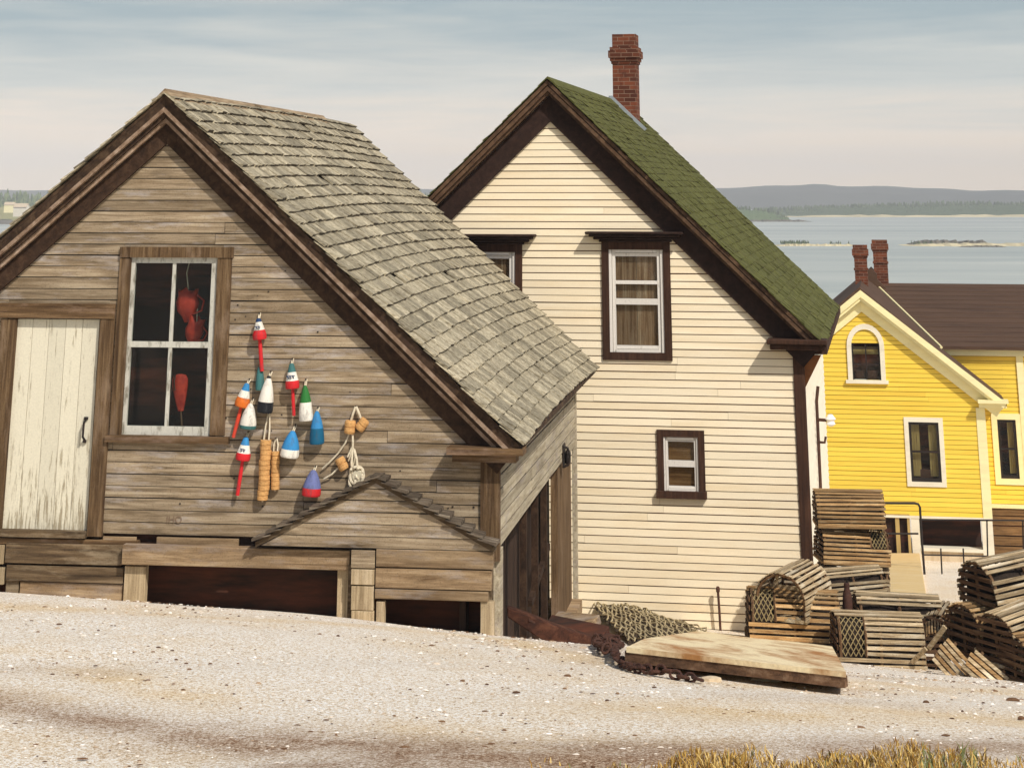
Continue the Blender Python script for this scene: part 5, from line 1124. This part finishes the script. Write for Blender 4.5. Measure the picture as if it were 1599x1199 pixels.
for k, (a, b, Y, w, mt, lab) in enumerate((((868, 966), (932, 972), 21.6, .16, 'beam_wood', 'pale scrap board lying under the net beside the doorway'), ((856, 974), (946, 992), 21.0, .2, 'tar', 'dark brown scrap board lying between keel timber and net'), ((884, 984), (962, 1003), 20.9, .12, 'rust', 'reddish scrap board lying along the keel timber'))):
    A_, B_ = at(*a, Y), at(*b, Y - .3); c_ = (A_ + B_) / 2; mb = MB(); mb.bar(A_ - c_, B_ - c_, w, .09, (0, -.4, 1)); o = mb.build('scrap_board', M[mt], None, loc=c_, bevel=.006); tag(o, lab, 'board', 'scrap boards by the shed doorway')
for a, lab in (((1110, 1063), 'small pale flat stone under the slab edge, left one'), ((1195, 1063), 'larger pale flat stone under the slab edge, right one')):
    P = onground(*a); mb = MB(); mb.lathe([(.03, -.02), (.055, .0), (.05, .03), (.02, .04)], 7); o = mb.build('flat_stone', M['concrete'], None, loc=P); o.scale = (1.3 if a[0] < 1150 else 2, .8, .7); tag(o, lab, 'stone', 'flat stones beside the slab')
# ------------------------------------------------------------------ pebbles and grass
random.seed(71)
mb = MB()
def pebble(P, r, rr):
    n = 6; a0 = R() * 6; sx, sy = U(.9, 2.1), U(.5, .9); h = r * U(.3, .7); vs = []
    for z, k in ((-.3, 1.), (.45, .9), (1., .45)):
        for i in range(n): a = a0 + 2 * PI * i / n; q = r * k * U(.8, 1.15); vs.append((P.x + q * sx * math.cos(a), P.y + q * sy * math.sin(a), P.z + h * z))
    mb.add(vs, [(i, (i + 1) % n, (i + 1) % n + n, i + n) for i in range(n)] + [(i + n, (i + 1) % n + n, (i + 1) % n + 2 * n, i + 2 * n) for i in range(n)] + [tuple(range(2 * n, 3 * n))], 0, rr)
cand = []
for _ in range(30000):
    x, y = U(-5.2, 5.2), U(9.0, 22)
    px = CX + 2986 * x / y
    if -20 < px < 1620: cand.append((x, y))
cand = cand[:7500]
zz_ = ground_z([c[0] for c in cand], [c[1] for c in cand]); sp1 = SH.O
for i, ((x, y), z) in enumerate(zip(cand, zz_)):
    P = Vector((x, y, float(z))); q = SH.loc(P)
    if q.y > -.05 and q.x < uR + .1: continue
    if y > 19.5 and x < 0.9: pass
    big_ = R(); r = .003 + .008 * R() ** 2
    if big_ > .982: r = U(.011, .02)
    if big_ > .9975 and y < 14: r = U(.02, .03)
    pebble(P + Vector((0, 0, -r * .05)), r, R() if r > .011 else (R() * .35 if R() < .3 else U(.5, 1)))
tag(mb.build('gravel_stones', M['pebble']), kind='stuff')
mb = MB()
edge = lambda px: 1200 - 27 * max(0, min(1, (px - 900) / 420)) ** .7 + 12 * math.sin(px * .021) + 7 * math.sin(px * .057)
for _ in range(15000):
    px = U(820, 1660); e = edge(px); py = U(e, 1275)
    if R() < .5 * (1 - min(1, (py - e) / 30)) or R() > (px - 815) / 300: continue
    if math.sin(px * .035) + math.sin(py * .07 + px * .013) < -1.1 and R() < .6: continue
    P = onground(px, py); h = U(.015, .06) * (.6 if py - e < 12 else 1); a = U(0, 2 * PI); b = h * U(.3, 1.4); d = Vector((math.cos(a), math.sin(a), 0)); s = Vector((-d.y, d.x, 0)) * U(.002, .0042)
    gcol = U(.0, .86); 
    if (1440 < px < 1530 and R() < .25) or R() < .04: gcol = U(.9, 1)
    if R() < .06: h *= 1.5
    p1 = P + d * b * .35 + Vector((0, 0, h * .6)); p2 = P + d * b + Vector((0, 0, h))
    mb.add([P - s, P + s, p1 + s * .8, p1 - s * .8, p2], [(0, 1, 2, 3), (3, 2, 4)], 0, gcol)
tag(mb.build('dry_grass', M['grass']), kind='stuff')
# ------------------------------------------------------------------ sea air
mb = MB(); mb.box(-3600, 3600, -20, 2950, SEA - 1, 50)
m = NT('air'); vs_ = m.n('VolumePrincipled', {'Color': (.9, .91, .94, 1), 'Density': .00032, 'Anisotropy': -.3}); m.t.links.new(vs_.outputs[0], m.n('OutputMaterial').inputs['Volume'])
tag(mb.build('haze', m.m), kind='stuff')
# ------------------------------------------------------------------ light and sky
EL_, AZ = math.radians(45), math.radians(33)
sd = bpy.data.lights.new('sun', 'SUN'); sd.energy = 4.0; sd.angle = math.radians(.6); sd.color = (1., .945, .87)
so = bpy.data.objects.new('sun', sd); C.objects.link(so)
sv = Vector((math.sin(AZ) * math.cos(EL_), -math.cos(AZ) * math.cos(EL_), math.sin(EL_)))
so.rotation_euler = (-sv).to_track_quat('-Z', 'Y').to_euler()
w = NT('World', True); scene.world = w.m
sky = w.n('TexSky', sky_type='NISHITA', sun_disc=False, sun_elevation=EL_, sun_rotation=PI - AZ, air_density=1., dust_density=2.).outputs[0]
tc = w.n('TexCoord').outputs['Generated']; z = w.n('SeparateXYZ', {0: tc}).outputs[2]
n1 = w.noise(w.mapv(tc, (5., 5., 60.)), 1., 5, .6, .3); n2 = w.noise(w.mapv(tc, (3., 3., 26.)), 1., 4, .6)
zz = w.math('ADD', z, w.math('MULTIPLY', w.math('SUBTRACT', n1, .5), .07))
K = 12.5
def sk(r, g, b): c = S(r, g, b); return (c[0], c[1], c[2], 1)
cl = w.ramp(w.math('MULTIPLY', zz, 5.), [(0., sk(236, 219, 197)), (.13, sk(229, 217, 202)), (.28, sk(198, 201, 197)), (.46, sk(156, 172, 178)), (1., sk(146, 162, 170))])
cl = w.mix(w.math('MULTIPLY', w.ramp(n2, [(.5, 0.), (.66, 1.)]), .35), cl, sk(226, 218, 206))
cl = w.mix(1., cl, (K, K, K, 1), 'MULTIPLY')
fac = w.ramp(z, [(.0, 1.), (.12, 1.), (.32, .12)])
col = w.mix(fac, sky, cl)
w.t.links.new(w.n('Background', {'Color': col, 'Strength': .1}).outputs[0], w.n('OutputWorld').inputs[0])
scene.view_settings.view_transform = 'Standard'; scene.view_settings.look = 'None'; scene.view_settings.exposure = -.09; scene.view_settings.gamma = 1
scene.cycles.max_bounces = 6; scene.cycles.transparent_max_bounces = 12
